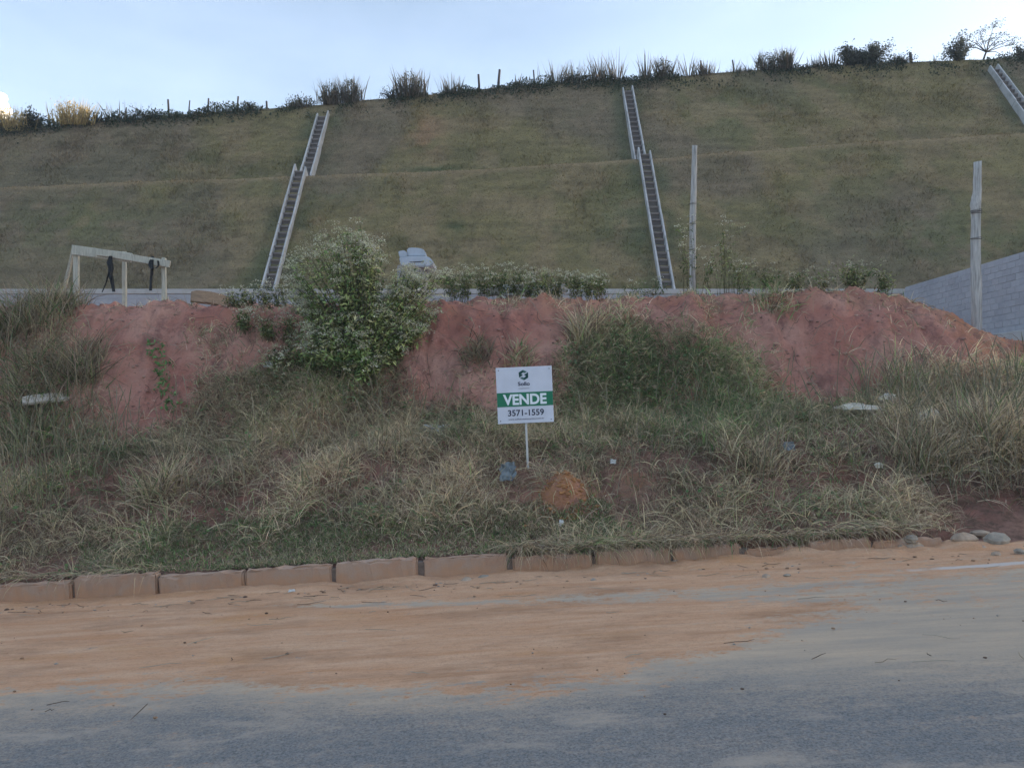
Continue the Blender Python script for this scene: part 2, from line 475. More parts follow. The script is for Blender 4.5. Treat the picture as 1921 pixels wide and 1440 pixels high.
# ---- road
KY = 8.0                                                 # kerb face
rx = np.unique(np.concatenate([np.linspace(-40, -8, 40), np.arange(-8, 8, 0.035), np.linspace(8, 40, 40)]))
ry = np.unique(np.concatenate([np.linspace(-1.5, 3.0, 16), np.arange(3.0, KY + 0.05, 0.03)]))
RX, RY = np.meshgrid(rx, ry, indexing='ij')
def px_of(X, Y): return CX + FPX * X / Y
pxr = px_of(RX, np.maximum(RY, 1.0))
# the edge of the soil drift, its depth at each photo column
edge = np.interp(RX, [-4.6, -3.0, -2.0, -0.8, 0.0, 0.6, 1.05, 1.5, 1.9, 2.4, 3.0, 8],
                     [5.35, 5.35, 5.25, 4.95, 4.80, 4.92, 5.20, 5.42, 5.70, 6.0, 6.2, 6.2])
wob = (fbm(RX, RY * 2, 1.3, 6, .62) - 0.5) * 0.6
dirt = sstep(-0.50, 0.38, RY - edge + wob) * (1 - .22 * sstep(1.5, 2.6, RX + (fbm(RX, RY * 2, 1.1) - .5)))
# a grey wheel track runs through the soil
trk = np.interp(RX, [-6, -2.6, -1.5, 0, 2, 3, 8], [7.45, 7.35, 7.15, 6.95, 6.75, 6.6, 6.5])
wid = np.interp(RX, [-6, -3, -1.5, 0.3, 1.5, 3], [0.01, 0.02, 0.09, 0.15, 0.26, 0.42])
track = np.exp(-((RY - trk) / wid) ** 2) * sstep(-3.4, -1.4, RX + (fbm(RX, RY, 2) - .5))
dirt = dirt * (1 - 0.62 * track)
near_kerb = sstep(7.2, 7.7, RY + (fbm(RX, RY, 2.2) - .5) * 0.4)
dirt = np.clip(np.maximum(dirt, near_kerb * 0.95), 0, 1)
dust = 0.12 + 0.6 * sstep(0.5, 0.72, fbm(RX * 0.5, RY * 1.6, 0.9, 5)) + 0.55 * np.exp(-((RY - edge + 0.05) / 0.30) ** 2) + 0.85 * track
dust = dust + 0.75 * sstep(0.6, 2.2, RX) * sstep(3.9, 5.4, RY) + .35 * sstep(4.0, 5.2, RY)
cement = np.exp(-((RY - (7.22 + 0.02 * (RX - 4))) / 0.07) ** 2) * sstep(3.4, 4.0, RX + (fbm(RX, RY, 3) - .5) * 0.8)
RZ = road_z(RX) + dirt * 0.012 + (fbm(RX * 0.4, RY * 2.2, 3.0, 4) - 0.5) * 0.025 * dirt + near_kerb * (0.02 + (.05 + .09 * sstep(-.5, 1.5, RX)) * sstep(7.65, 8.0, RY)) * fbm(RX, RY, 3) - 0.0
V = np.stack([RX, RY, RZ], 2).reshape(-1, 3)
tag(obj('road', mesh('road', V, grid_faces(len(rx), len(ry)), M_ROAD, None, True,
        {'dirt': dirt, 'dust': dust, 'cement': cement})), kind='structure')

# ---- earth bank and the levelled plot behind it
BASE_Y, TOP_Y = 11.15, 13.0
def top_z(X):
    return np.interp(X, [-12, -7.4, -4.6, -2, 0, 2, 3.6, 5.2, 6.6, 7.3, 8.0, 8.8, 10, 14],
                        [3.55, 3.60, 3.62, 3.68, 3.72, 3.74, 3.80, 3.86, 3.84, 3.55, 3.14, 2.98, 2.9, 2.9])
def terrain(X, Y):
    X = np.asarray(X, float); Y = np.asarray(Y, float)
    k0 = road_z(X) + 0.225 + .03 * (fbm(X, X * 0, 1.5) - .5) - .04 * (X > .2) - 0.24 * sstep(4.5, 5.2, X) 
    zb = 1.5 + 0.045 * X
    zt = top_z(X)
    n1 = fbm(X, Y, 0.55, 4) - 0.5
    yb = BASE_Y + 0.5 * n1 ; yt = TOP_Y + 0.45 * (fbm(X + 40, Y * 0 + 2, 0.8, 3) - 0.5)
    verge = k0 + (zb - k0) * sstep(0, 1, np.clip((Y - (KY + 0.2)) / (yb - KY - 0.2), 0, 1)) ** 1.0
    t = np.clip((Y - yb) / (yt - yb), 0, 1)
    face = t * 0.55 + 0.45 * (t * t * (3 - 2 * t))
    z = np.where(Y < yb, verge, zb + (zt - zb) * face)
    z = np.where(Y > yt, np.minimum(zt + 0.10 * (Y - yt), np.maximum(zt, 4.25)), z)
    onbank = sstep(KY + 0.3, 9.5, Y) * (1 - sstep(14.0, 16.0, Y))
    rough = (fbm(X, Y, 1.7, 5, .6) - 0.5) * 0.42 + (fbm(X * 1.5, Y * 0.6, 3.2, 3) - 0.5) * 0.16 * sstep(10.8, 11.5, Y)
    z = z + rough * onbank * 0.9
    # rills down the bare face
    z = z - 0.15 * sstep(0.5, 0.8, fbm(X * 2.2 + 0.3 * Y, Y * 0.25, 1.2, 4, .6)) * sstep(11.2, 11.8, Y) * (1 - sstep(12.7, 13.2, Y))
    z = z + ((fbm(X, Y, 6, 4, .65) - 0.5) * 0.15 + (fbm(X + 7, Y, 14, 2, .6) - .5) * .07) * sstep(8.6, 9.5, Y) * (1 - sstep(14, 15, Y))
    # the little heap of dug soil in front of the sign
    z = z + 0.27 * np.exp(-(((X - 0.63) / 0.27) ** 2 + ((Y - 9.35) / 0.24) ** 2))
    return z
tx = np.unique(np.concatenate([np.linspace(-40, -9.5, 24), np.arange(-9.5, 11, 0.04), np.linspace(11, 40, 24)]))
ty = np.unique(np.concatenate([np.arange(KY + 0.13, 11.0, 0.04), np.arange(11.0, 13.6, 0.028), np.arange(13.6, 16, 0.12), np.linspace(16, 30.4, 20)]))
TX, TY = np.meshgrid(tx, ty, indexing='ij')
TZ = terrain(TX, TY)
TZ2 = TZ.copy()
TZ2[:, 0] = road_z(TX[:, 0]) - 0.1
V = np.stack([TX, TY, TZ2], 2).reshape(-1, 3)
tpx = px_of(TX, TY); tpy = HY - FPX * (TZ - CAMZ) / TY
orange = 0.5 * sstep(6.9, 7.5, TX) * (1 - sstep(14, 17, TY)) + np.exp(-(((TX - 0.63) / 0.5) ** 2 + ((TY - 9.35) / 0.45) ** 2)) \
       + 0.7 * np.exp(-(((TX - 1.55) / 0.25) ** 2 + ((TY - 9.6) / 0.25) ** 2)) + 0.35 * sstep(12.6, 13.0, TY) * sstep(0.45, 0.6, fbm(TX, TY, 0.9))
orange = np.clip(orange + 0.9 * sstep(5.6, 6.0, TX) * (1 - sstep(8.5, 9.0, TY)), 0, 1)
litter = sstep(0, 1, 1 - sstep(10.9, 11.5, TY)) * (1 - np.clip(orange, 0, 1)) * 0.9
tag(obj('earth_bank', mesh('earth_bank', V, grid_faces(len(tx), len(ty)), M_SOIL, None, True,
        {'orange': orange, 'litter': litter})), kind='structure')
def tz(x, y): return float(terrain(np.array([x]), np.array([y]))[0])
def hit(px, py, y0=8.2, y1=29.5):
    """the point of the bank seen at a photo pixel"""
    Y = np.linspace(y0, y1, 1600); X = (px - CX) / FPX * Y
    zr = CAMZ + (HY - py) / FPX * Y
    g = terrain(X, Y) - zr
    i = np.argmax(g > 0) if (g > 0).any() else len(Y) - 1
    return Vector((X[i], Y[i], float(terrain(X[i:i + 1], Y[i:i + 1])[0])))

# ---- kerb: single stones with dark joints
kerb = empty('kerb', (0, KY, 0), kind='structure')
cuts_px = [-1.0]
xs = -16.0
joint_bm = None
edges_px = [-185, -25, 139, 300, 461, 627, 791, 960, 1118, 1262, 1400, 1520, 1640, 1775]
edges = [(p - CX) / FPX * (KY + 0.0) for p in edges_px]
edges = [edges[0] - 0.9 * k for k in range(9, 0, -1)] + edges
ke = 0
for a, b in zip(edges[:-1], edges[1:]):
    gap = rnd.choice([0.012, 0.02, 0.05])
    w = b - a - gap
    lowered = b > 3.0
    hgt = 0.25 + rnd.uniform(-0.03, 0.02) - (0.05 if lowered else 0) - (.05 if b > 0.2 else 0)
    bm = box_bm(w, 0.13, hgt + 0.15, 0, cuts=0)
    bmesh.ops.subdivide_edges(bm, edges=[e for e in bm.edges if abs(e.verts[0].co.x - e.verts[1].co.x) > w * .5], cuts=13, use_grid_fill=True)
    bmesh.ops.bevel(bm, geom=[e for e in bm.edges if len(e.link_faces) == 2 and e.calc_face_angle(0) > 0.5], offset=0.018, segments=2, affect='EDGES')
    for v in bm.verts:
        q = v.co
        q.x += rnd.uniform(-.006, .006); q.y += rnd.uniform(-.010, .008)
        if q.z > 0.1: q.z += rnd.uniform(-.014, .007) - (.02 if rnd.random() < .12 else 0)
    o = obj('kerb_stone', bm_mesh('kerb_stone', bm, M_KERB), kerb)
    xm = (a + b) / 2
    o.location = (xm, 0.065 + rnd.uniform(-.008, .008), float(road_z(xm)) - 0.15)
    o.rotation_euler = (rnd.uniform(-.06, .06), -math.atan(0.0596) + rnd.uniform(-.014, .014), rnd.uniform(-.018, .018))
    # mortar in the joint, set back
    bm = box_bm(gap + 0.05, 0.10, hgt + 0.10, 0)
    o = obj('joint', bm_mesh('joint', bm, M_JOINT), kerb)
    o.location = (b - gap / 2 + 0.0, 0.08, float(road_z(b)) - 0.15)

# ---- the grassed cut slope behind: lower face, narrow berm, upper face, ridge
WALL_Y, FOOT_Y, FOOT_Z, TAN = 30.0, 30.3, 6.42, 1.35
BERM_W = 1.25
def hill_line(tbl, y0, z0):
    """photo line on the slope -> height over X"""
    xs, zs = [], []
    for px, py in tbl:
        k = (HY - py) / FPX
        D = (TAN * y0 - z0 + CAMZ) / (TAN - k)
        xs.append((px - CX) / FPX * D); zs.append(z0 + TAN * (D - y0))
    return xs, zs
_bx, _bz = hill_line([(-500, 372), (0, 352), (300, 340), (600, 330), (900, 318), (1200, 300), (1500, 276), (1700, 263), (1921, 250), (2400, 226)], FOOT_Y, FOOT_Z)
_rx, _rz = hill_line([(-700, 330), (-300, 275), (0, 247), (100, 238), (200, 227), (430, 208), (600, 197), (760, 182), (950, 163), (1200, 148), (1400, 134), (1600, 122), (1750, 114), (1921, 108), (2500, 95)], FOOT_Y + BERM_W, FOOT_Z)
def berm_z(X): return np.interp(X, _bx, _bz)
def ridge_z(X): return np.interp(X, _rx, _rz) + 0.085 * np.clip(np.asarray(X, float) - max(_rx), 0, 150)  # unseen ridge past the table's right end, raised to block direct sun
def hill_pt(X, v):
    """v: 0..1 lower face, 1..2 berm, 2..3 upper face, 3..4 beyond the ridge"""
    X = np.asarray(X, float); v = np.asarray(v, float)
    zb = berm_z(X); zr = ridge_z(X)
    yb = FOOT_Y + (zb - FOOT_Z) / TAN
    yr = yb + BERM_W + (zr - zb) / TAN
    a = np.clip(v, 0, 1); b = np.clip(v - 1, 0, 1); c = np.clip(v - 2, 0, 1); d = np.clip(v - 3, 0, 1)
    z = FOOT_Z + (zb - FOOT_Z) * a + (zr - zb) * c
    Y = FOOT_Y + (yb - FOOT_Y) * a + BERM_W * b + (yr - yb - BERM_W) * c
    n = fbm(X, Y + z, 0.25, 4) - 0.5
    n2 = fbm(X, Y + z, 1.4, 4) - 0.5
    amp = sstep(0, .06, v) 
    off = (n * 0.22 + n2 * 0.10) * amp
    Y = Y - off * 0.75
    z = z + off * 0.35
    # beyond the ridge: crown, then gently falling land
    Y = Y + d * 90
    z = z + 0.25 * np.sin(np.clip(d * 40, 0, math.pi / 2)) - d * d * 9 - d * 2
    return X, Y, z
GREEN = np.array([0.130, 0.132, 0.062]); OLIVE = np.array([0.200, 0.166, 0.078]); STRAWH = np.array([0.255, 0.190, 0.108]); GREYB = np.array([0.165, 0.132, 0.098])
def hill_col(X, v):
    X = np.asarray(X, float); v = np.asarray(v, float)
    _, Y, z = hill_pt(X, v)
    u = z * 1.15
    a = fbm(X * 0.55, u, 0.33, 5); b = fbm(X + 50, u + 9, 0.8, 5); c = fbm(X * 0.25, u * 2.2, 1.6, 4); e = fbm(X * 1.2 + 9, u * .8, 0.16, 3)
    g = sstep(0.44, 0.74, a) * .6; s = sstep(0.44, 0.62, b); k = sstep(0.45, 0.62, e)
    col = OLIVE + 0 * X[..., None]
    col = col * (1 - g[..., None]) + GREEN * g[..., None]
    col = col * (1 - .6 * s[..., None]) + STRAWH * .6 * s[..., None]
    col = col * (1 - .55 * k[..., None]) + GREYB * .55 * k[..., None]
    # tall green growth along both sides of the drainage stairs
    for sx in (-9.6, 6.1, 26.1):
        w = np.exp(-((np.abs(X - sx) - 0.55) / 0.45) ** 2) * sstep(0.35, 0.6, fbm(X, u, 0.7) + .15 * (X < sx))
        w = w * 0.55
        col = col * (1 - w[..., None]) + np.array([0.06, 0.09, 0.045]) * w[..., None]
    rows = 0.86 + 0.24 * sstep(0.25, 0.75, c) + .5 * (fbm(X * 1.5, u * 3, 2.0, 3) - .5)
    rows = rows * (1 - .22 * (np.abs(((X * 1.0 + 2 * fbm(X, u, .5)) % 1.25) - .62) < .05) * (fbm(X, u, 1.1) > .5))
    for bx_, bz_, r1, r2, cl_, am in ((-4.2, 15.6, .9, 1.6, (.34, .19, .11), .5), (-2.4, 9.5, .45, .3, (.05, .075, .03), .8), (2.0, 9.4, .35, .22, (.05, .065, .03), .8), (-3.7, 13.15, 1.7, .28, (.07, .095, .04), .8),
                                    (18.7, 8.9, 3.5, 1.6, (.085, .115, .045), .55), (-18.4, 9.7, 5, 1.8, (.105, .125, .05), .5), (5.0, 9.6, .8, 1.0, (.06, .085, .04), .55), (-8.0, 11.2, 1.6, .5, (.075, .095, .04), .4)):
        w = am * np.exp(-((X - bx_) / r1) ** 2 - ((z - bz_) / r2) ** 2) * sstep(.3, .55, fbm(X, u, 1.8, 3))
        col = col * (1 - w[..., None]) + np.array(cl_) * w[..., None]
    lip = np.exp(-((v - 1.0) / 0.03) ** 2) * 0.8
    col = col * rows[..., None] * 1.28
    col = col * (1 - lip[..., None]) + STRAWH * 1.5 * lip[..., None]
    return col
hx = np.concatenate([np.linspace(-90, -34, 30), np.arange(-34, 36, 0.16), np.linspace(36, 170, 40)])
hv = np.unique(np.concatenate([np.linspace(0, 1, 60), np.linspace(1, 2, 6), np.linspace(2, 3, 60), 3 + np.array([.004, .01, .02, .035, .06, .1, .2, .4, .7, 1])]))
HX, HV = np.meshgrid(hx, hv, indexing='ij')
X_, Y_, Z_ = hill_pt(HX, HV)
V = np.stack([X_, Y_, Z_], 2).reshape(-1, 3)
tag(obj('hillside', mesh('hillside', V, grid_faces(len(hx), len(hv)), M_HILL, hill_col(HX, HV).reshape(-1, 3), True)), kind='structure')

# short turf blades on the slope
N = 300000
X = RNG.uniform(-30, 36, N); v = np.where(RNG.random(N) < .5, RNG.uniform(0, 1.03, N), RNG.uniform(1.97, 3.0, N))
x_, y_, z_ = hill_pt(X, v)
vis = (np.abs(x_ / y_) < 0.78)
for sx in (-9.6, 6.1, 26.1): vis &= np.abs(X - sx) > 0.36
X, v, x_, y_, z_ = X[vis], v[vis], x_[vis], y_[vis], z_[vis]
n = len(X)
tall = fbm(X, z_, 0.6, 4)
L = RNG.uniform(.06, .17, n) * (0.6 + 1.0 * sstep(.45, .75, tall))
Vb, q, t, bi = blades(np.stack([x_, y_, z_ - .01], 1), RNG.uniform(0, 6.28, n), RNG.uniform(0, .9, n), RNG.uniform(0, .8, n), L, RNG.uniform(.02, .045, n), 1)
cc = hill_col(X, v) * RNG.uniform(.6, 1.5, n)[:, None]
tag(obj('slope_turf', mesh('slope_turf', Vb, t, M_GRASS, cc[bi])), 'short dry turf covering the terraced hillside', 'turf', kind='stuff')

# ---- block walls
def block_wall_mesh():
    bm = box_bm(0.385, 0.14, 0.185, 0.006)
    return bm_mesh('block', bm, M_BLOCK)
BLK = block_wall_mesh()
# back wall along the foot of the slope
bw = empty('retaining_wall', (0, WALL_Y, 0), 'long low grey block wall with pale cap at the foot of the slope', 'wall')
bm = box_bm(39.6, 0.10, 2.45)
o = obj('mortar_core', bm_mesh('mortar_core', bm, M_MORTAR), bw); o.location = (-4.4, -0.008, 3.84)
for c in range(3):
    z = 6.28 - 0.195 * (c + 1)
    for i in range(98):
        o = obj('block', BLK, bw)
        o.location = (-23.9 + 0.395 * i + (0.2 if c % 2 else 0) + rnd.uniform(-.004, .004), rnd.uniform(-.006, .004), z)
bm = box_bm(39.6, 0.22, 0.19, 0.012)
o = obj('cap_beam', bm_mesh('cap_beam', bm, M_CAP), bw); o.location = (-4.4, 0.0, 6.29)
# side wall running back along the edge of the plot
SWX = 15.3
sw = empty('side_wall', (SWX, 25, 0), 'tall bluish grey block wall receding behind the leaning post on the right', 'wall')
bm = box_bm(0.10, 14.6, 3.1)
o = obj('mortar_core', bm_mesh('mortar_core', bm, M_MORTAR), sw); o.location = (-0.008, -2.6, 3.42)
for c in range(12):
    z = 4.18 + 0.195 * c
    for i in range(24):
        o = obj('block', BLK, sw)
        o.rotation_euler = (0, 0, R(90))
        o.location = (rnd.uniform(-.006, .004), 4.75 - 0.395 * i - (0.2 if c % 2 else 0), z)
bm = box_bm(0.5, 14.6, 0.5, 0.015)
o = obj('footing', bm_mesh('footing', bm, M_CAP), sw); o.location = (-0.12, -2.6, 3.66)

# ---- drainage stairs up the slope
def slope_at(X, v):
    a = hill_pt(np.array([X]), np.array([v])); return Vector((float(X), float(a[1][0]), float(a[2][0])))
def prism(name, pts_yz, x0, x1, mat):
    V = [(x0, y, z) for y, z in pts_yz] + [(x1, y, z) for y, z in pts_yz]
    n = len(pts_yz)
    bm = bmesh.new()
    vs = [bm.verts.new(p) for p in V]
    bm.faces.new(vs[:n][::-1]); bm.faces.new(vs[n:])
    for i in range(n):
        bm.faces.new((vs[i], vs[(i + 1) % n], vs[n + (i + 1) % n], vs[n + i]))
    bmesh.ops.recalc_face_normals(bm, faces=bm.faces[:])
    bmesh.ops.bevel(bm, geom=bm.edges[:], offset=0.012, segments=1, affect='EDGES')
    return bm_mesh(name, bm, mat)
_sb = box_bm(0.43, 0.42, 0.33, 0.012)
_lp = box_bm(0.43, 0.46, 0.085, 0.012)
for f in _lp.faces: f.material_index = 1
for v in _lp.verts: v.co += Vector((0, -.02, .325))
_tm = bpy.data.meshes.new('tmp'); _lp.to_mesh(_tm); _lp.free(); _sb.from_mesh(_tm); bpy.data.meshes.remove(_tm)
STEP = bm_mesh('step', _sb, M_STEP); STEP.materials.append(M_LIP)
stair_labels = {-9.6: 'concrete drainage stairway climbing the slope behind the flowering bush, left of the sign',
                6.1: 'concrete drainage stairway climbing the slope just left of the thin grey post',
                26.1: 'concrete drainage stairway at the top right corner of the hillside'}
for sx, lab in stair_labels.items():
    st = empty('drainage_stairway', (sx, FOOT_Y, FOOT_Z), lab, 'stairway', 'drainage stairways on the hillside')
    base = Vector((sx, FOOT_Y, FOOT_Z))
    zb = float(berm_z(sx)); zr = float(ridge_z(sx)); yb = FOOT_Y + (zb - FOOT_Z) / TAN
    flights = [((FOOT_Y - 0.1, FOOT_Z - .12), (yb + 0.25, zb + .34)), ((yb + BERM_W - 0.55, zb - .30), (yb + BERM_W + (zr - zb) / TAN - 0.75, zr - .25 - .5 * TAN))]
    for fi, ((y0, z0), (y1, z1)) in enumerate(flights):
        d = Vector((0, y1 - y0, z1 - z0)).normalized(); nrm = Vector((0, -d.z, d.y))
        xoff = rnd.uniform(-.03, .03)
        for s in (-1, 1):
            # side wall cast in straight lengths
            m = 4; Lw = math.hypot(y1 - y0, z1 - z0)
            ext = 0.22 if (s == -1) == (fi == 0) else 0.0
            for k in range(m):
                ta, tb = Lw * k / m + .008, Lw * (k + 1) / m - .008 + (ext if k == m - 1 else 0)
                A = Vector((0, y0, z0)) + d * ta; B = Vector((0, y0, z0)) + d * tb
                hi = 0.235 + rnd.uniform(-.02, .02); lo = -0.25
                pts = [A + nrm * lo, B + nrm * lo, B + nrm * (hi + rnd.uniform(-.01, .01)), A + nrm * hi]
                me = prism('side_wall', [(p.y - base.y, p.z - base.z) for p in pts], s * 0.255 - 0.037 + xoff, s * 0.255 + 0.037 + xoff, M_STAIRW)
                obj('side_wall', me, st)
        ns = int((y1 - y0) / 0.245)
        for k in range(ns):
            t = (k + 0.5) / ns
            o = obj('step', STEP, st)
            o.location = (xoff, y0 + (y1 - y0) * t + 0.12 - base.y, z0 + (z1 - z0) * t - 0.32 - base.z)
    bm = box_bm(0.9, 1.2, 0.2, 0.01)
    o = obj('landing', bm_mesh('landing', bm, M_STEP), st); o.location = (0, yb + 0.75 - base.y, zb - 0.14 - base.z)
# ================================================================== OBJECTS

ORD = ['first', 'second', 'third', 'fourth', 'fifth', 'sixth', 'seventh', 'eighth', 'ninth', 'tenth', 'eleventh', 'twelfth', 'thirteenth', 'fourteenth', 'fifteenth', 'sixteenth', 'seventeenth', 'eighteenth', 'nineteenth', 'twentieth']

# ---- estate agent's board on its stake
SD = 10.0
u = 0.729 / 581
roll = R(2.5)
ctr = P(984.5, 740.5, SD)
ax = Vector((math.cos(roll), 0, math.sin(roll))); az = Vector((-math.sin(roll), 0, math.cos(roll)))
sign = empty('sign', ctr - az * 1.18, 'square white and green VENDE sale board on a thin stake in the grass', 'sign')
sign.rotation_euler = (0, -roll, 0)
CZ = 1.18
bm = box_bm(0.729, 0.014, 0.731, 0.002)
o = obj('panel', bm_mesh('panel', bm, M_SIGNW), sign); o.location = (0, 0, CZ - 0.3655)
bm = box_bm(0.727, 0.004, 146 * u, 0)
o = obj('green_band', bm_mesh('green_band', bm, M_SIGNG), sign); o.location = (0, -0.0085, CZ - (44 + 73) * u)
bm = bmesh.new()
me = bm_mesh('stake', box_bm(0.028, 0.022, 1.35, 0.003), M_POLE); bm.free()
o = obj('stake', me, sign); o.location = (0.0, 0.0195, -0.25)
o = obj('back_batten', bm_mesh('back_batten', box_bm(0.6, 0.02, 0.03, 0.002), M_POLE), sign); o.location = (0, 0.018, CZ + 0.12)
for sx_ in (-.33, .33):
    for sz_ in (-.33, .33):
        bmq = bmesh.new(); bmesh.ops.create_cone(bmq, cap_ends=True, segments=10, radius1=.007, radius2=.005, depth=.004, matrix=Matrix.Rotation(R(90), 4, 'X'))
        o = obj('screw', bm_mesh('screw', bmq, M_WIRE), sign); o.location = (sx_, -.009, CZ + sz_)
def lettering(name, txt, cx, cz, w, h, mat, bold, y):
    cu = bpy.data.curves.new(name, 'FONT'); cu.body = txt; cu.size = 1; cu.offset = bold; cu.extrude = 0.0; cu.resolution_u = 4
    to = bpy.data.objects.new(name, cu); C.objects.link(to)
    dg = bpy.context.evaluated_depsgraph_get()
    me = bpy.data.meshes.new_from_object(to.evaluated_get(dg))
    bpy.data.objects.remove(to); bpy.data.curves.remove(cu)
    n = len(me.vertices); co = np.empty(n * 3, np.float32); me.vertices.foreach_get('co', co); co = co.reshape(-1, 3)
    lo = co.min(0); hi = co.max(0)
    out = np.zeros_like(co)
    out[:, 0] = ((co[:, 0] - lo[0]) / (hi[0] - lo[0]) - .5) * w * u + cx * u
    out[:, 2] = ((co[:, 1] - lo[1]) / (hi[1] - lo[1]) - .5) * h * u
    me.vertices.foreach_set('co', out.ravel()); me.materials.clear(); me.materials.append(mat); me.name = name
    o = obj(name, me, sign); o.location = (0, y, CZ + cz * u)
lettering('word_vende', 'VENDE', -2, -45, 452, 112, M_SIGNL, 0.035, -0.0125)
lettering('phone_number', '3571-1559', 4, -183, 374, 66, M_SIGNT, 0.02, -0.0095)
lettering('web_address', 'www.solloinvestimentos.com.br', 5, -247, 372, 17, M_SIGNT, 0.006, -0.0095)
lettering('word_sollo', 'Sollo', -5, 116, 124, 41, M_SIGNT, 0.025, -0.0095)
lettering('tagline', 'investimentos', -5, 69, 112, 11, M_SIGNT, 0.0, -0.0095)
def flat_poly(name, pts, mat, y):
    # pixel space of the enlarged emblem -> board
    k = 98 / 375.0
    vs = [((x - 905) * k * u - 5 * u, 0, -(yy - 482) * k * u) for x, yy in pts]
    me = bpy.data.meshes.new(name); me.from_pydata(vs, [], [list(range(len(vs)))]); me.materials.append(mat)
    o = obj(name, me, sign); o.location = (0, y, CZ + 206 * u)
flat_poly('emblem', [(890, 275), (715, 375), (730, 580), (885, 482), (815, 435), (892, 380)], M_LOGOD, -0.0095)
flat_poly('emblem', [(890, 275), (892, 380), (950, 408), (1050, 352)], M_LOGOL, -0.0095)
flat_poly('emblem', [(1092, 372), (1090, 590), (920, 690), (920, 590), (1003, 525), (925, 476)], M_LOGOD, -0.0095)
flat_poly('emblem', [(920, 690), (920, 590), (850, 552), (755, 602)], M_LOGOL, -0.0095)

# ---- tall weathered posts at the plot edge
def rough_post(name, pts, rads, mat, label, cat, wraps, n=9, seed=1, group=None):
    r = random.Random(seed)
    base = pts[0].copy()
    root = empty(name, base, label, cat, group)
    m = 26
    P2 = []; R2 = []
    seglen = len(pts) - 1
    for k in range(m + 1):
        f = k / m * seglen; i = min(int(f), seglen - 1); g = f - i
        P2.append(pts[i].lerp(pts[i + 1], g) - base); R2.append(rads[i] * (1 - g) + rads[i + 1] * g)
    V, F = tube_arrays(P2, R2, n)
    ph = [r.uniform(.84, 1.14) for _ in range(n)]
    V2 = []
    for k in range(m + 1):
        for j in range(n):
            q = V[k * n + j]; c = P2[k]
            V2.append(c + (q - c) * ph[j] * r.uniform(.95, 1.05) + Vector((0, 0, r.uniform(-.02, .02) if k == m else 0)))
    top = len(V2); V2.append(P2[-1] + Vector((0, 0, .01)))
    T = [(m * n + j, m * n + (j + 1) % n, top) for j in range(n)]
    me = mesh(name, [tuple(v) for v in V2], [np.array(F), np.array(T)], mat)
    obj('shaft', me, root)
    for t in wraps:
        k = int(t * m); c = P2[k]; rr = R2[k] * 1.13
        for q in range(2):
            ring = [c + Vector((math.cos(a) * rr, math.sin(a) * rr, 0.012 * math.sin(a + q) + .02 * q)) for a in np.linspace(0, 2 * math.pi, 15)]
            V, F = tube_arrays(ring, [0.004] * 15, 4)
            obj('wire_wrap', mesh('wire_wrap', [tuple(v) for v in V], np.array(F), M_WIRE), root)
    return root
D1 = 15.0
p0 = P(1298, 545, D1); p0.z = tz(p0.x, p0.y) - 0.25
rough_post('wooden_post', [p0, P(1299, 500, D1), P(1299, 420, D1), P(1301.5, 340, D1), P(1303, 274, D1)], [0.064, 0.064, 0.066, 0.058, 0.05], M_POSTWOOD,
           'thin upright weathered grey post entwined with pale weeds near the stairway', 'post', [0.37, 0.5, 0.62], seed=4)
D2 = 13.2
p0 = P(1834, 640, D2); p0.z = min(tz(p0.x, p0.y), p0.z) - 0.3
rough_post('wooden_post', [p0, P(1833, 580, D2), P(1831, 470, D2), P(1832, 400, D2), P(1831, 385, D2), P(1834, 360, D2), P(1835, 306, D2)],
           [0.088, 0.088, 0.08, 0.078, 0.086, 0.07, 0.064], M_POSTWOOD,
           'stout weathered grey post standing before the block wall on the right', 'post', [0.42, 0.5, 0.56], seed=9)

# ---- timber frame on the plot with webbing straps hung over its beam
FD = 17.0
fb = P(225, 566, FD); fb.z = tz(fb.x, fb.y)
fr = empty('timber_frame', fb, 'pale timber trestle frame with sloping top beam on the bare plot', 'frame')
def beam(name, a, b, w, d, mat, parent, org, seed=0):
    """rectangular timber from a to b; w across, d depth"""
    ax = (b - a); Ln = ax.length; ax.normalize()
    bm = box_bm(w, d, Ln, 0.006)
    bmesh.ops.subdivide_edges(bm, edges=[e for e in bm.edges if e.calc_length() > Ln * .6], cuts=4, use_grid_fill=True)
    r = random.Random(seed)
    for v in bm.verts: v.co += Vector((r.uniform(-.005, .005), r.uniform(-.005, .005), r.uniform(-.004, .004)))
    yv = Vector((0, 1, 0)); yv = (yv - ax * yv.dot(ax)).normalized(); xv = yv.cross(ax)
    M = Matrix((xv, yv, ax)).transposed().to_4x4(); M.translation = a - org
    bm.transform(M)
    return obj(name, bm_mesh(name, bm, mat), parent)
def down(px, D, extra=0.15):
    X = (px - CX) / FPX * D; return Vector((X, D, tz(X, D) - extra))
beam('top_beam', P(135, 468.5, FD), P(247, 484, FD), 0.205, 0.05, M_WOODPALE, fr, fb, 1)
beam('top_beam', P(182, 472.5, FD - .055), P(319, 495.5, FD - .055), 0.150, 0.045, M_WOODPALE, fr, fb, 2)
beam('leg', down(143.5, FD + .07), P(143.5, 466, FD + .07), 0.115, 0.07, M_WOODPALE, fr, fb, 3)
beam('leg', down(308.5, FD + .06), P(307.5, 484, FD + .06), 0.09, 0.07, M_WOODPALE, fr, fb, 4)
beam('leg', down(233.5, FD + .75), P(233.5, 472, FD + .75), 0.085, 0.07, M_WOODPALE, fr, fb, 5)
beam('brace', P(117, 560, FD + .5), P(138, 468, FD + .14), 0.07, 0.06, M_WOODPALE, fr, fb, 6)
beam('tie', P(232, 480, FD + .72), P(233, 478, FD + .02), 0.05, 0.05, M_WOODPALE, fr, fb, 7)
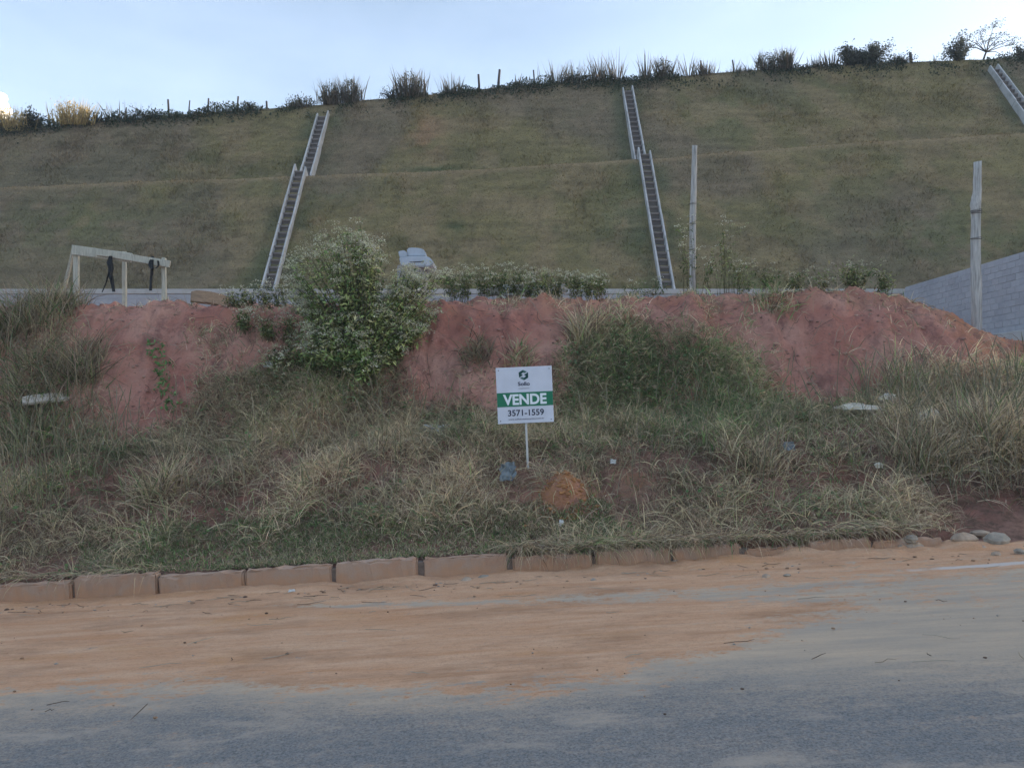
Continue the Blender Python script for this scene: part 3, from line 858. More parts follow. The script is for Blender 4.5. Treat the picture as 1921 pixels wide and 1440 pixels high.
def strap(px, ytop, ybot, w, lab, seed, loop):
    r = random.Random(seed)
    D = FD - 0.10
    base = P(px, ytop, D)
    root = empty('webbing_strap', base, lab, 'strap', 'straps hung over the timber frame')
    def ribbon(name, pts, ws):
        A = Acc()
        V = []; 
        for (x, y, dd), ww in zip(pts, ws):
            c = P(x, y, D + dd) - base
            V += [c + Vector((-ww, .012, 0)), c + Vector((0, -.014, 0)), c + Vector((ww, .012, 0)), c + Vector((0, .03, 0))]
        F = []
        for k in range(len(pts) - 1):
            for j in range(4):
                F.append((k * 4 + j, k * 4 + (j + 1) % 4, k * 4 + 4 + (j + 1) % 4, k * 4 + 4 + j))
        F.append((0, 1, 2, 3)); F.append(tuple(len(V) - 4 + j for j in (3, 2, 1, 0)))
        obj(name, mesh(name, [tuple(v) for v in V], np.array(F), M_STRAP), root)
    if loop:
        ribbon('bundle', [(px + 1, ytop, 0), (px - 1, ytop + 12, -.03), (px + 2, ytop + 24, -.02), (px, ytop + 34, 0), (px + 3, ytop + 44, 0)], [.035, .07, .06, .055, .05])
        ribbon('tail', [(px + 2, ytop + 38, 0), (px + 5, ytop + 54, -.01), (px + 7, ybot, 0)], [.05, .04, .035])
        ribbon('tail', [(px - 2, ytop + 30, 0), (px - 8, ytop + 52, .01), (px - 15, ybot + 1, 0)], [.02, .014, .01])
        ribbon('fold', [(px, ytop - 3, .06), (px, ytop - 9, .08), (px + 1, ytop - 4, .16)], [.03, .03, .03])
    else:
        ribbon('bundle', [(px - 4, ytop - 2, 0), (px - 6, ytop + 8, -.03), (px - 3, ytop + 15, -.02)], [.045, .06, .04])
        ribbon('loop', [(px + 8, ytop, 0), (px + 9, ytop + 9, -.02), (px + 4, ytop + 14, 0), (px - 4, ytop + 14, 0)], [.022, .022, .022, .02])
        ribbon('tail', [(px - 3, ytop + 12, 0), (px - 5, ytop + 38, -.01), (px - 6, ybot, 0)], [.035, .03, .034])
        ribbon('fold', [(px - 3, ytop - 2, .06), (px - 2, ytop - 8, .08), (px, ytop - 4, .16)], [.03, .03, .03])
strap(206, 480, 547, 8, 'long black webbing strap hanging from the middle of the timber beam', 1, True)
strap(288, 489, 545, 8, 'looped black webbing strap hanging near the low end of the timber beam', 2, False)

# ---- bundle wrapped in pale blue sheet behind the bush
BD = 19.0
bb = P(780, 520, BD); bb.z = tz(bb.x, bb.y)
bun = empty('wrapped_bundle', bb, 'pale blue grey sheet-wrapped pile showing above the flowering bush', 'pile')
def slab(name, outline, D, depth, mat, bev=0.03, seed=0):
    bm = bmesh.new(); r = random.Random(seed)
    f = [bm.verts.new(P(x, y, D) - bb) for x, y in outline]
    k = [bm.verts.new(v.co + Vector((r.uniform(-.03, .03), depth, r.uniform(-.02, .03)))) for v in f]
    n = len(f)
    bm.faces.new(f); bm.faces.new(k[::-1])
    for i in range(n): bm.faces.new((f[i], k[i], k[(i + 1) % n], f[(i + 1) % n]))
    bmesh.ops.recalc_face_normals(bm, faces=bm.faces[:])
    bmesh.ops.bevel(bm, geom=bm.edges[:], offset=bev, segments=2, affect='EDGES')
    return obj(name, bm_mesh(name, bm, mat), bun)
slab('lower_wrap', [(745, 497), (760, 496), (790, 496), (798, 500), (790, 545), (745, 552)], BD + .25, 1.0, M_BLOCK, .02, 1)
slab('middle_wrap', [(748, 482), (770, 480), (800, 480), (808, 484), (813, 491), (810, 498), (800, 501), (752, 498)], BD, 0.9, M_WRAP, .025, 2)
slab('top_wrap', [(763, 466), (770, 464), (788, 465), (797, 469), (798, 480.5), (764, 481)], BD + .1, .7, M_WRAP, .025, 3)
slab('side_sheet', [(747, 471), (758, 469), (764, 474), (763, 482), (749, 482)], BD + .05, .5, M_WRAP, .015, 4)
slab('slot_shade', [(768, 491.2), (795, 490), (795, 491.3), (768, 492.2)], BD - 0.012, .05, M_SLOTSHADE, .002, 5)  # solid near-black strip: shade of a slot put into its colour

# ---- loose boards
def board(name, a, b, w, th, tilt, mat, lab, bend=0.0, seed=0):
    root = (a + b) / 2
    ax = b - a; Ln = ax.length; ax.normalize()
    side = ax.cross(Vector((0, 0, 1))).normalized(); nrm = side.cross(ax)
    q = Matrix.Rotation(tilt, 3, ax); side = q @ side; nrm = q @ nrm
    bm = bmesh.new(); n = 8; r = random.Random(seed); rings = []
    for k in range(n + 1):
        t = k / n
        c = a - root + ax * Ln * t + nrm * bend * (1 - (2 * t - 1) ** 2)
        ww = w * (1 + r.uniform(-.03, .03)) * (0.8 if k in (0, n) else 1)
        rings.append([bm.verts.new(c + side * sx * ww / 2 + nrm * sz * th / 2) for sx, sz in ((-1, -1), (1, -1), (1, 1), (-1, 1))])
    bm.faces.new(rings[0]); bm.faces.new(rings[-1][::-1])
    for k in range(n):
        for j in range(4): bm.faces.new((rings[k][j], rings[k + 1][j], rings[k + 1][(j + 1) % 4], rings[k][(j + 1) % 4]))
    bmesh.ops.recalc_face_normals(bm, faces=bm.faces[:])
    o = obj(name, bm_mesh(name, bm, mat)); o.location = root
    return tag(o, lab, 'board')
a = P(361, 563, 14.2); b = P(428, 572, 14.6)
board('board', P(358, 557, 13.9), P(430, 569, 14.2), 0.30, 0.05, R(50), M_BROWNBOARD, 'bowed brown board tipped on edge on the bare earth beside the flowering weeds', 0.05)
h1 = hit(42, 752); h2 = hit(128, 742)
board('board', P(42, 752, 11.6), P(130, 743, 11.9), 0.26, 0.035, R(26), M_PALEBOARD, 'pale flat board sticking out of the grass clump at the far left', 0.01)

# ---- stones, rubble, litter
def lump_mesh(name, seed, mat, sx, sy, sz, rough=0.22, sub=2, smooth=False):
    bm = bmesh.new(); bmesh.ops.create_icosphere(bm, subdivisions=sub, radius=1)
    r = np.random.default_rng(seed); ph = r.uniform(0, 6, 6)
    for v in bm.verts:
        c = v.co
        f = 1 + rough * (math.sin(2.3 * c.x + ph[0]) + math.sin(2.9 * c.y + ph[1]) + math.sin(2.6 * c.z + ph[2])) * 0.5 + r.uniform(-.10, .10)
        # flattened facets
        v.co = Vector((c.x * f * sx, c.y * f * sy, max(c.z * f, -0.55) * sz))
    return bm_mesh(name, bm, mat, smooth)
def surf(px, py):
    """point on road or bank under a pixel"""
    Y = np.linspace(3.5, 20, 3000); X = (px - CX) / FPX * Y
    zr = CAMZ + (HY - py) / FPX * Y
    g = np.where(Y < KY, road_z(X) + .012, terrain(X, Y)) - zr
    i = int(np.argmax(g > 0)); return Vector((X[i], Y[i], zr[i]))
def stone(px, py, wpx, lab, mat=None, name='stone', asp=0.7, cat='stone', group='stones lying along the kerb', seed=None, rough=.4, sink=.3, sm=False, D=None):
    seed = int(px * 7 + py) if seed is None else seed
    p = surf(px, py) if D is None else P(px, py, D)
    w = wpx / FPX * p.y / 2
    o = obj(name, lump_mesh(name, seed, mat or M_STONE, w, w * 0.8, w * asp, rough, 2, sm))
    o.location = p + Vector((0, 0, w * asp * sink)); o.rotation_euler = (0, 0, rnd.uniform(0, .6))
    return tag(o, lab, cat, group)
stone(1872, 1026, 50, 'big greenish grey stone at the right end of the kerb', M_STONEGREY, asp=.75)
stone(1808, 1014, 36, 'brown rounded stone at the right kerb end, beside the big grey stone', asp=.8)
stone(1832, 1004, 36, 'flat brown stone lying on top at the right kerb end', asp=.45)
stone(1712, 1016, 26, 'grey stone on the small heap beside the kerb, right of the sign', M_STONEGREY, asp=.6)
stone(1714, 1026, 38, 'flat pale stone at the foot of the small heap by the kerb', asp=.42)
stone(1695, 1030, 20, 'small pale round stone left of the small heap by the kerb', asp=.75)
stone(1839, 1032, 22, 'small pale stone in front of the big grey stone', asp=.7)
stone(1868, 1042, 26, 'low flat stone in front of the big grey stone on the road edge', asp=.35)
stone(1915, 1038, 22, 'small stone at the right edge of the picture on the road', M_STONEGREY, asp=.6)
stone(1438, 1082, 20, 'lone pale stone lying on the red soil right of the sign', asp=.55)
stone(1269, 1058, 14, 'small pale pebble at the kerb below the dry grass, right of centre', asp=.8)
stone(874, 1090, 20, 'pale rounded stone against the kerb below and left of the sign', asp=.75)
stone(908, 1086, 22, 'flat grey stone against the kerb just below the sign', M_STONEGREY, asp=.5)
stone(470, 1108, 14, 'small pale stone at a dark kerb joint on the left', asp=.8)
stone(1475, 1080, 14, 'small dark clod on the soil near the lone pale stone', M_STONEGREY, asp=.4)
stone(1648, 876, 17, 'pale egg-shaped stone caught in the dry grass on the right', M_RUBBLE, asp=.6, group='stones in the grass')
stone(1622, 778, 58, 'long white plaster lump showing above the grass on the right', M_RUBBLE, 'rubble_chunk', .4, 'rubble', 'white rubble in the grass', rough=.75, sink=.9)
stone(1661, 766, 34, 'upright white plaster lump next to the long one on the right', M_RUBBLE, 'rubble_chunk', .95, 'rubble', 'white rubble in the grass', rough=.3, sink=.9)
stone(1578, 772, 24, 'small white plaster lump at the left end of the rubble', M_RUBBLE, 'rubble_chunk', .5, 'rubble', 'white rubble in the grass', rough=.3, sink=1.1)
stone(1696, 756, 18, 'tiny white rubble bit behind the tall grass on the right', M_RUBBLE, 'rubble_chunk', .4, 'rubble', 'white rubble in the grass', rough=.3, sink=1.6)
q = stone(1735, 798, 62, 'white slanted rubble block with dark base half hidden in the grass', M_RUBBLE, 'rubble_chunk', .5, 'rubble', 'white rubble in the grass', rough=.3, sink=1.0)
q.rotation_euler = (0, R(-28), .2)
def crumple(px, py, wpx, hpx, lab, mat, name, cat, seed, lift=0.0, D=None, n=7):
    """creased film or paper: a small double-sided wrinkled sheet with thickness"""
    p = surf(px, py) if D is None else P(px, py, D)
    w = wpx / FPX * p.y; h = hpx / FPX * p.y
    r = np.random.default_rng(seed)
    a, b = np.meshgrid(np.linspace(-.5, .5, n), np.linspace(-.5, .5, n), indexing='ij')
    X = a * w * r.uniform(.7, 1.0, a.shape); Z = b * h * r.uniform(.7, 1.05, a.shape); Y = r.uniform(-.12, .12, a.shape) * w + b * h * .6
    V = np.stack([X, Y, Z], 2).reshape(-1, 3)
    F = grid_faces(n, n)
    V2 = np.concatenate([V, V + np.array([0, 0.004, -.002])]); F2 = np.concatenate([F, (F + len(V))[:, ::-1]])
    o = obj(name, mesh(name, V2, F2, mat)); o.location = p + Vector((0, -.02, h * .4 + lift))
    return tag(o, lab, cat, 'litter in the grass')
crumple(1053, 986, 10, 13, 'white scrap of litter in the flattened grass below the dug soil heap', M_PLASTICW, 'litter_scrap', 'litter', 1)
crumple(1655, 942, 15, 12, 'white scrap of litter low in the dry grass on the right', M_PLASTICW, 'litter_scrap', 'litter', 2)
crumple(548, 1111, 14, 8, 'white scrap of litter on the road at the left kerb', M_PLASTICW, 'litter_scrap', 'litter', 3)
crumple(1150, 876, 13, 9, 'white scrap of litter beside the patch of bare soil right of the sign', M_PLASTICW, 'litter_scrap', 'litter', 4, .05)
crumple(505, 690, 18, 12, 'white scrap caught on the red earth left of the bush', M_PLASTICW, 'litter_scrap', 'litter', 5, .02)
crumple(820, 815, 70, 15, 'torn white plastic sheet in the grass left of the sign', M_PLASTICW, 'plastic_sheet', 'plastic sheet', 6, .05, n=11)
crumple(1480, 858, 24, 18, 'dark blue plastic scrap in the dry grass right of the sign', M_BAG, 'plastic_scrap', 'litter', 8, .10)
bag = crumple(953, 900, 34, 34, 'crumpled blue grey plastic bag in the grass beside the sign stake', M_BAG, 'plastic_bag', 'bag', 21, .02, n=9)
crumple(985, 556, 170, 26, 'white plastic sheet lying behind the weeds on the bank top', M_PLASTICW, 'plastic_sheet', 'plastic sheet', 9, 0.0, D=15.2, n=14)

# pebbles and crumbs of soil on the road
A = Acc()
ico = bmesh.new(); bmesh.ops.create_icosphere(ico, subdivisions=1, radius=1)
iv = np.array([v.co[:] for v in ico.verts]); itf = np.array([[v.index for v in f.verts] for f in ico.faces]); ico.free()
n = 800
X = RNG.uniform(-6.5, 6.5, n); Y = np.where(RNG.random(n) < .78, KY - .05 - np.abs(RNG.normal(0, .22, n)), RNG.uniform(4.2, KY, n))
for x, y in zip(X, Y):
    s = abs(RNG.normal(0, .0045)) + .0022
    if y > 7.5: s *= 1.7
    c = [(0.30, .2, .13), (.12, .08, .06), (.33, .30, .26), (.2, .13, .09)][RNG.integers(4)]
    A.add(iv * np.array([s * 1.3, s, s * .7]) * RNG.uniform(.75, 1.25, iv.shape) + np.array([x, y, float(road_z(x)) + .014 + s * .3]), itf, c)
tag(obj('road_pebbles', A.mesh('road_pebbles', M_STALK)), 'loose pebbles and soil crumbs scattered on the road', 'pebbles', kind='stuff')
A = Acc()
for k in range(170):
    x = RNG.uniform(-6, 6.3); y = KY - .06 - abs(RNG.normal(0, .3)) if k < 120 else RNG.uniform(4.6, 7.6)
    L = RNG.uniform(.05, .30); a = RNG.normal(0, .5)
    z = float(road_z(x)) + .022
    p = [Vector((x + math.cos(a) * L * t, y + math.sin(a) * L * t + RNG.normal(0, .012), z + .0596 * math.cos(a) * L * t + RNG.uniform(0, .012))) for t in (0, .35, .7, 1)]
    c = np.array([(.30, .25, .18), (.11, .08, .06), (.38, .34, .27)][RNG.integers(3)])
    A.tube(p, [.0025, .003, .0025, .0012], 4, c)
tag(obj('dead_twigs', A.mesh('dead_twigs', M_STALK)), 'dead twigs and straw strewn along the kerb', 'twigs', kind='stuff')
# crumbly clods on the bare face and the dug heap
A = Acc()
n = 2200
X = RNG.uniform(-7, 8.3, n); Y = RNG.uniform(11.0, 13.8, n)
X[:260] = .63 + RNG.normal(0, .22, 260); Y[:260] = 9.3 + RNG.normal(0, .17, 260)
Z = terrain(X, Y)
for x, y, z in zip(X, Y, Z):
    s = abs(RNG.normal(0, .011)) + .005
    c = np.array([(0.36, .20, .16), (.29, .165, .135), (.44, .28, .22)][RNG.integers(3)]) * RNG.uniform(.8, 1.1)
    if abs(x - .63) < .6 and y < 10: c = np.array((.40, .20, .09)) * RNG.uniform(.8, 1.1)
    A.add(iv * np.array([s * 1.3, s, s * .8]) * RNG.uniform(.7, 1.3, iv.shape) + np.array([x, y, z + s * .2]), itf, c)
tag(obj('soil_clods', A.mesh('soil_clods', M_STALK)), 'crumbled red soil clods scattered over the bare bank', 'soil clods', kind='stuff')

# ================================================================== VEGETATION
lim_x = [-100, 0, 120, 175, 215, 330, 365, 450, 560, 650, 740, 780, 900, 925, 1040, 1090, 1200, 1300, 1400, 1450, 1500, 1600, 1650, 1750, 1921, 2100]
lim_y = [560, 565, 580, 640, 835, 815, 735, 700, 660, 668, 690, 735, 785, 790, 700, 625, 605, 625, 672, 738, 765, 752, 712, 690, 692, 690]
def greenness(px, py):
    g = 0.03 + 0.22 * sstep(.48, .7, fbm(px, py, 1 / 160., 3))
    for cx, cy, rx_, ry_, s in ((190, 885, 90, 45, .95), (1240, 720, 180, 90, .85), (1330, 770, 130, 60, .9), (1130, 640, 60, 50, .6), (1580, 765, 60, 25, .6), (640, 700, 100, 60, .35),
                                (560, 985, 260, 40, .35), (860, 800, 60, 40, .45), (70, 900, 110, 60, .35), (40, 780, 60, 90, .4), (1230, 870, 100, 60, .25)):
        g = np.maximum(g, s * np.exp(-((px - cx) / rx_) ** 2 - ((py - cy) / ry_) ** 2))
    return g
STRAW = np.array([.62, .52, .36]); TAN_ = np.array([.46, .37, .25]); DEAD = np.array([.18, .135, .09]); OLV = np.array([.26, .235, .135]); GRN = np.array([.135, .25, .09]); LGRN = np.array([.32, .44, .17])
def blade_cols(g, n):
    """g per blade greenness"""
    r = RNG.random(n); r2 = RNG.random(n)
    dry = np.where((r2 < .38)[:, None], STRAW, np.where((r2 < .80)[:, None], TAN_, DEAD))
    live = np.where((r2 < .45)[:, None], GRN, np.where((r2 < .8)[:, None], OLV, LGRN))
    c = np.where((r < g)[:, None], live, dry)
    return c * RNG.uniform(.7, 1.3, n)[:, None] * (1 + RNG.normal(0, .05, (n, 3)))
def tuft_field(name, cx, cy, nb, hmean, spread, lean_s, g, width, label, cat, seg=3, droop=(0.3, 2.3)):
    """cx, cy tuft centres; nb blades each; per-tuft arrays hmean, g"""
    n = len(cx)
    idx = np.repeat(np.arange(n), nb)
    m = len(idx)
    x = cx[idx] + RNG.normal(0, 1, m) * spread[idx]; y = cy[idx] + RNG.normal(0, 1, m) * spread[idx]
    ok = y > KY + .15
    idx, x, y = idx[ok], x[ok], y[ok]; m = len(idx)
    z = terrain(x, y) - .015
    tyaw = RNG.uniform(0, 2 * math.pi, n)
    yaw = np.where(RNG.random(m) < .2, np.arctan2(y - cy[idx], x - cx[idx]), tyaw[idx] + RNG.normal(0, 1.1, m))
    lean = np.abs(RNG.normal(0, lean_s, m)); curl = RNG.uniform(droop[0], droop[1], m)
    L = hmean[idx] * RNG.uniform(.45, 1.45, m)
    W = width * RNG.uniform(.5, 1.3, m) * (0.7 + .5 * L / .4).clip(.6, 1.5)
    Vb, q, t, bi = blades(np.stack([x, y, z], 1), yaw, lean, curl, L, W, seg)
    c = blade_cols(g[idx], m) * (.25 + 1.6 * fbm(cx, cy, 1.1, 3) + RNG.normal(0, .25, n)).clip(.35, 1.6)[idx][:, None]
    return tag(obj(name, mesh(name, Vb, [q, t], M_GRASS, c[bi])), label, cat, kind='stuff')

# long grass over the verge and the foot of the bank
N = 36000
X = RNG.uniform(-8.6, 9.6, N); Y = RNG.uniform(KY + .2, 12.9, N)
X[24000:] = RNG.uniform(-5.6, 5, 12000); Y[24000:] = RNG.uniform(10.9, 12.6, 12000)
Z = terrain(X, Y); px = px_of(X, Y); py = HY - FPX * (Z - CAMZ) / Y
lim = np.interp(px, lim_x, lim_y) + (fbm(px, py, 1 / 40., 3) - .5) * 50
den = 0.09 + 0.66 * sstep(.40, .62, fbm(X, Y, 1.7, 4, .6))
den = np.where(Y > 10.9, np.minimum(den * 2.0 + .15, .95), den)
# gaps: short verge, dug heap, bare soil spot, right end by the stones
short = (px > 285) & (px < 1010) & (Y < 8.95 + .25 * (fbm(X, Y * 0, 1.2) - .5)) 
gap = 1.6 * np.exp(-(((X - .63) / .36) ** 2 + ((Y - 9.15) / .42) ** 2)) + np.exp(-(((X - 1.55) / .2) ** 2 + ((Y - 9.6) / .2) ** 2)) + 1.0 * ((X > 4.6) & (Y < 8.75 + .3 * (X - 4.6))) + .8 * np.exp(-(((X - .18) / .2) ** 2 + ((Y - 9.6) / .45) ** 2))
ok = (py > lim + 2) & ~short & (RNG.random(N) < den * (1 - np.clip(gap, 0, 1))) & (px > -120) & (px < 2040)
X, Y, px, py = X[ok], Y[ok], px[ok], py[ok]
h = 0.11 + 0.28 * fbm(X, Y, 1.1, 4)
h = np.where(Y > 11.3, h * 0.72, h)
h = np.where(Y < 8.8, h * .75, h)
h = h * (1 + .9 * sstep(1640, 1780, px) * (Y > 9.2))
g = greenness(px, py)
print('tufts', len(X))
grp = px < 0
tuft_field('long_grass', X, Y, 22, h, np.full(len(X), .13), .95, g, .0085, 'matted dry and green long grass over the verge and bank foot', 'grass')
# long pale strands lying over the mat
sel = RNG.integers(len(X), size=7600)
sx_, sy_ = X[sel] + RNG.normal(0, .06, 7600), Y[sel] + RNG.normal(0, .06, 7600)
k = (sy_ > KY + .2) & ((((sx_ - .63) / .42) ** 2 + ((sy_ - 9.15) / .45) ** 2) > 1); sx_, sy_ = sx_[k], sy_[k]; n = len(sx_)
gg = greenness(px[sel][k], py[sel][k])
Vb, q, t, bi = blades(np.stack([sx_, sy_, terrain(sx_, sy_) + RNG.uniform(0, .12, n)], 1), RNG.uniform(0, 6.28, n), RNG.uniform(.2, 1.1, n), RNG.uniform(.3, 2.2, n),
                      RNG.uniform(.22, .6, n) * np.where(sy_ > 11.3, .7, 1), RNG.uniform(.006, .013, n), 5)
c = np.where((RNG.random(n) < gg * .9)[:, None], np.array([.26, .31, .17]), np.array([.68, .57, .37])) * RNG.uniform(.6, 1.1, n)[:, None]
tag(obj('straw_strands', mesh('straw_strands', Vb, [q, t], M_GRASS, c[bi])), 'long pale straw strands tangled over the verge grass', 'straw', kind='stuff')
# bright green grass on the bank right of the sign
ng = 4600
gx_ = RNG.uniform(.5, 4.6, ng); gy_ = RNG.uniform(10.3, 12.5, ng); gpx = px_of(gx_, gy_); gpy = HY - FPX * (terrain(gx_, gy_) - CAMZ) / gy_
wg = np.maximum.reduce([np.exp(-((gpx - a) / b) ** 2 - ((gpy - c_) / d_) ** 2) for a, b, c_, d_ in ((1140, 80, 700, 70), (1150, 80, 640, 40), (1230, 110, 760, 70), (1350, 110, 775, 55), (1310, 90, 690, 50), (1410, 70, 770, 40), (1120, 80, 790, 50), (1230, 70, 690, 50))])
k = (RNG.random(ng) < wg * 1.0 * (.08 + sstep(.42, .58, fbm(gx_, gy_, 2.2, 3)))) & (gpy > np.interp(gpx, lim_x, lim_y))
gx_, gy_ = gx_[k], gy_[k]
tuft_field('green_grass', gx_, gy_, 16, RNG.uniform(.08, .26, len(gx_)), np.full(len(gx_), .12), 1.0, RNG.uniform(.5, 1.0, len(gx_)), .014, 'bright green grass patch on the bank right of the sign', 'grass')
# broad-leaved weeds mixed into the grass
sel = RNG.choice(len(X), 900); A = Acc()
for i in sel:
    if RNG.random() > .25 + 1.2 * greenness(px[i], py[i]): continue
    m = 14; hgt_ = RNG.uniform(.08, .32); z0 = tz(X[i], Y[i])
    pos = np.stack([X[i] + RNG.normal(0, .07, m), Y[i] + RNG.normal(0, .07, m), z0 + RNG.uniform(.02, 1, m) * hgt_], 1)
    d = rand_dirs(m); d[:, 2] *= .5; nn = rand_dirs(m) * .6 + np.array([0, -.3, .8])
    LL = RNG.uniform(.035, .09, m); Vq, Fq = leaf_quads(pos, d, nn, LL, LL * RNG.uniform(.4, .7, m))
    A.add(Vq, Fq, np.repeat(np.array([(.11, .18, .07), (.20, .22, .10), (.26, .20, .12)][RNG.integers(3)]) * RNG.uniform(.7, 1.3, m)[:, None], 4, 0))
tag(obj('broadleaf_weeds', A.mesh('broadleaf_weeds', M_LEAF)), 'low broad-leaved weeds mixed into the verge grass', 'weeds', kind='stuff')
# scattered small dead weeds on the bare face
N2 = 6000
X2 = RNG.uniform(-6.9, 8.2, N2); Y2 = RNG.uniform(11.2, 13.6, N2); px2 = px_of(X2, Y2)
w2 = .10 + .8 * np.exp(-((px2 - 460) / 100) ** 2) + .6 * ((px2 > 1100) & (px2 < 1480)) + .35 * ((px2 > 820) & (px2 < 1100))
w2 = w2 * sstep(.42, .62, fbm(X2, Y2, 1.6, 3))
k = RNG.random(N2) < w2; X2, Y2, px2 = X2[k], Y2[k], px2[k]
tuft_field('bank_weeds', X2, Y2, 12, RNG.uniform(.10, .26, len(X2)), np.full(len(X2), .06), .8, np.where(px2 > 1100, .3, .12), .012, 'small dead weeds dotted over the bare red bank', 'weeds')
# short turf along the kerb
N = 90000
X = RNG.uniform(-5.2, 1.2, N); Y = RNG.uniform(KY + .15, 9.35, N)
px = px_of(X, Y); keep = (RNG.random(N) < (.25 + .9 * sstep(.35, .6, fbm(X, Y, 1.5)))) & (px > 150)
gap = np.exp(-(((X - .63) / .33) ** 2 + ((Y - 9.3) / .25) ** 2)); keep &= gap < .5
X, Y, px = X[keep], Y[keep], px[keep]; n = len(X)
Z = terrain(X, Y)
py = HY - FPX * (Z - CAMZ) / Y
L = RNG.uniform(.03, .10, n)
Vb, q, t, bi = blades(np.stack([X, Y, Z - .005], 1), RNG.uniform(0, 6.28, n), RNG.uniform(0, 1.0, n), RNG.uniform(.2, 1.6, n), L, RNG.uniform(.007, .014, n), 2)
c = blade_cols(np.clip(greenness(px, py) + .3, 0, 1), n) * .9
tag(obj('short_turf', mesh('short_turf', Vb, [q, t], M_GRASS, c[bi])), 'short worn turf on the verge just behind the kerb', 'turf', kind='stuff')
# straw hanging over the kerb face
n = 3600
px0 = np.concatenate([RNG.uniform(960, 1330, 2200), RNG.uniform(-40, 300, 300), RNG.uniform(1330, 1700, 1100)])
X = (px0 - CX) / FPX * (KY + .15); Y = np.full(n, KY + .15) + RNG.uniform(0, .15, n); Z = terrain(X, Y + .02) + .02
Vb, q, t, bi = blades(np.stack([X, Y, Z], 1), -math.pi / 2 + RNG.normal(0, .9, n), RNG.uniform(.6, 1.3, n), RNG.uniform(.8, 1.6, n), RNG.uniform(.12, .5, n), RNG.uniform(.005, .011, n), 4)
c = blade_cols(np.full(n, .12), n)
tag(obj('overhanging_straw', mesh('overhanging_straw', Vb, [q, t], M_GRASS, c[bi])), 'dry straw hanging over the kerb stones', 'straw', kind='stuff')
# single tall seed stalks
A = Acc()
for k in range(700):
    p = RNG.choice(3, p=[.45, .3, .25])
    x = [RNG.uniform(-7, 7.5), RNG.uniform(5.0, 8.0), RNG.uniform(-7.8, -5.5)][p]
    y = RNG.uniform(9.2, 11.6)
    pxx = px_of(x, y)
    if 880 < pxx < 1060: continue
    z = tz(x, y); L = RNG.uniform(.45, .95) ; a = RNG.uniform(0, 6.28); s = RNG.uniform(.1, .45)
    pts = [Vector((x + math.cos(a) * s * L * t * t, y + math.sin(a) * s * L * t * t * .6, z + L * t * (1 - .12 * t * s))) for t in (0, .3, .6, .85, 1)]
    c = np.array([(.30, .26, .18), (.20, .18, .12), (.17, .18, .10)][RNG.integers(3)])
    A.tube(pts, [.0045, .0045, .0035, .007, .001], 4, c)
tag(obj('seed_stalks', A.mesh('seed_stalks', M_STALK)), 'thin dry seed stalks rising above the long grass', 'grass stalks', kind='stuff')

# ---- tall grass clumps one can pick out
def clump(name, px, py, D, n, hgt, spread, lean, g, lab, cat='grass clump', group='large grass clumps', droop=(.3, 1.4), width=.014, dark=1.0, push=None, zoff=0.0, seg=4):
    b = P(px, py, D)
    if D < 29: b.z = tz(b.x, b.y)
    b.z += zoff
    x = RNG.normal(0, spread, n); y = RNG.normal(0, spread * .7, n)
    z = (terrain(b.x + x, b.y + y) - b.z - .02) if D < 29 else np.full(n, -.05)
    x *= 1.15; y *= 1.15; z = (terrain(b.x + x, b.y + y) - b.z - .02) if D < 29 else z
    yaw = np.arctan2(y, x) + RNG.normal(0, 1.7, n)
    if push is not None: yaw = np.where(RNG.random(n) < .6, push + RNG.normal(0, .5, n), yaw)
    L = hgt * RNG.uniform(.4, 1.15, n)
    Vb, q, t, bi = blades(np.stack([x, y, z], 1), yaw, np.abs(RNG.normal(0, lean, n)), RNG.uniform(droop[0], droop[1], n), L, width * RNG.uniform(.5, 1.3, n), seg)
    c = blade_cols(np.full(n, g), n) * dark
    o = obj(name, mesh(name, Vb, [q, t], M_GRASS, c[bi])); o.location = b
    return tag(o, lab, cat, group)
for px, py, D, n, hgt, sp, ln, g, lab in (
    (20, 640, 12.6, 420, .85, .16, .35, .2, 'tall brown grass clump at the left edge of the bank top'),
    (85, 625, 12.9, 480, .75, .22, .4, .3, 'tall grey green grass clump on the bank top beside the timber frame'),
    (120, 575, 13.2, 160, .62, .16, .25, .1, 'sparse upright stems just in front of the timber frame brace'),
    (150, 690, 12.1, 420, .75, .16, .5, .12, 'drooping straw clump at the right side of the left thicket'),
    (60, 700, 12.0, 520, .7, .25, .5, .3, 'dense drooping grass clump above the pale board'),
    (40, 810, 11.4, 560, .75, .28, .45, .45, 'green grass clump below the pale board at the far left'),
    (300, 930, 9.9, 520, .62, .15, .65, .12, 'golden dry grass clump spreading above the left kerb'),
    (895, 690, 12.2, 300, .40, .10, .7, .05, 'dark dead grass tuft on the red earth left of the sign top'),
    (975, 690, 12.1, 220, .34, .09, .7, .15, 'low dead grass tuft right behind the top of the sign'),
    (1095, 640, 12.4, 200, .80, .09, .3, .03, 'reddish dead stems on the bank above the sign'),
    (1725, 930, 9.9, 420, .72, .14, .35, .12, 'upright golden grass clump above the right kerb'),
    (1850, 900, 10.1, 460, .85, .2, .35, .15, 'tall dry grass clump at the right edge below the stout post'),
    (1700, 740, 11.5, 380, .6, .22, .4, .3, 'wispy olive grass clump on the red earth at the right'),
    (1830, 760, 11.3, 400, .45, .26, .4, .3, 'olive and straw grass clump under the stout post'),
    (1450, 590, 12.9, 300, .38, .2, .7, .35, 'small dark green grass tuft hanging over the bank top on the right'),
    (1420, 900, 9.9, 420, .55, .18, .7, .1, 'pale arching grass clump midway between the sign and the stout post')):
    cl = clump('grass_clump', px, py, D, int(n * 1.35), hgt, sp, ln, g, lab, dark=(.65 if 'dark dead' in lab else .72 if px < 180 else 1.05))
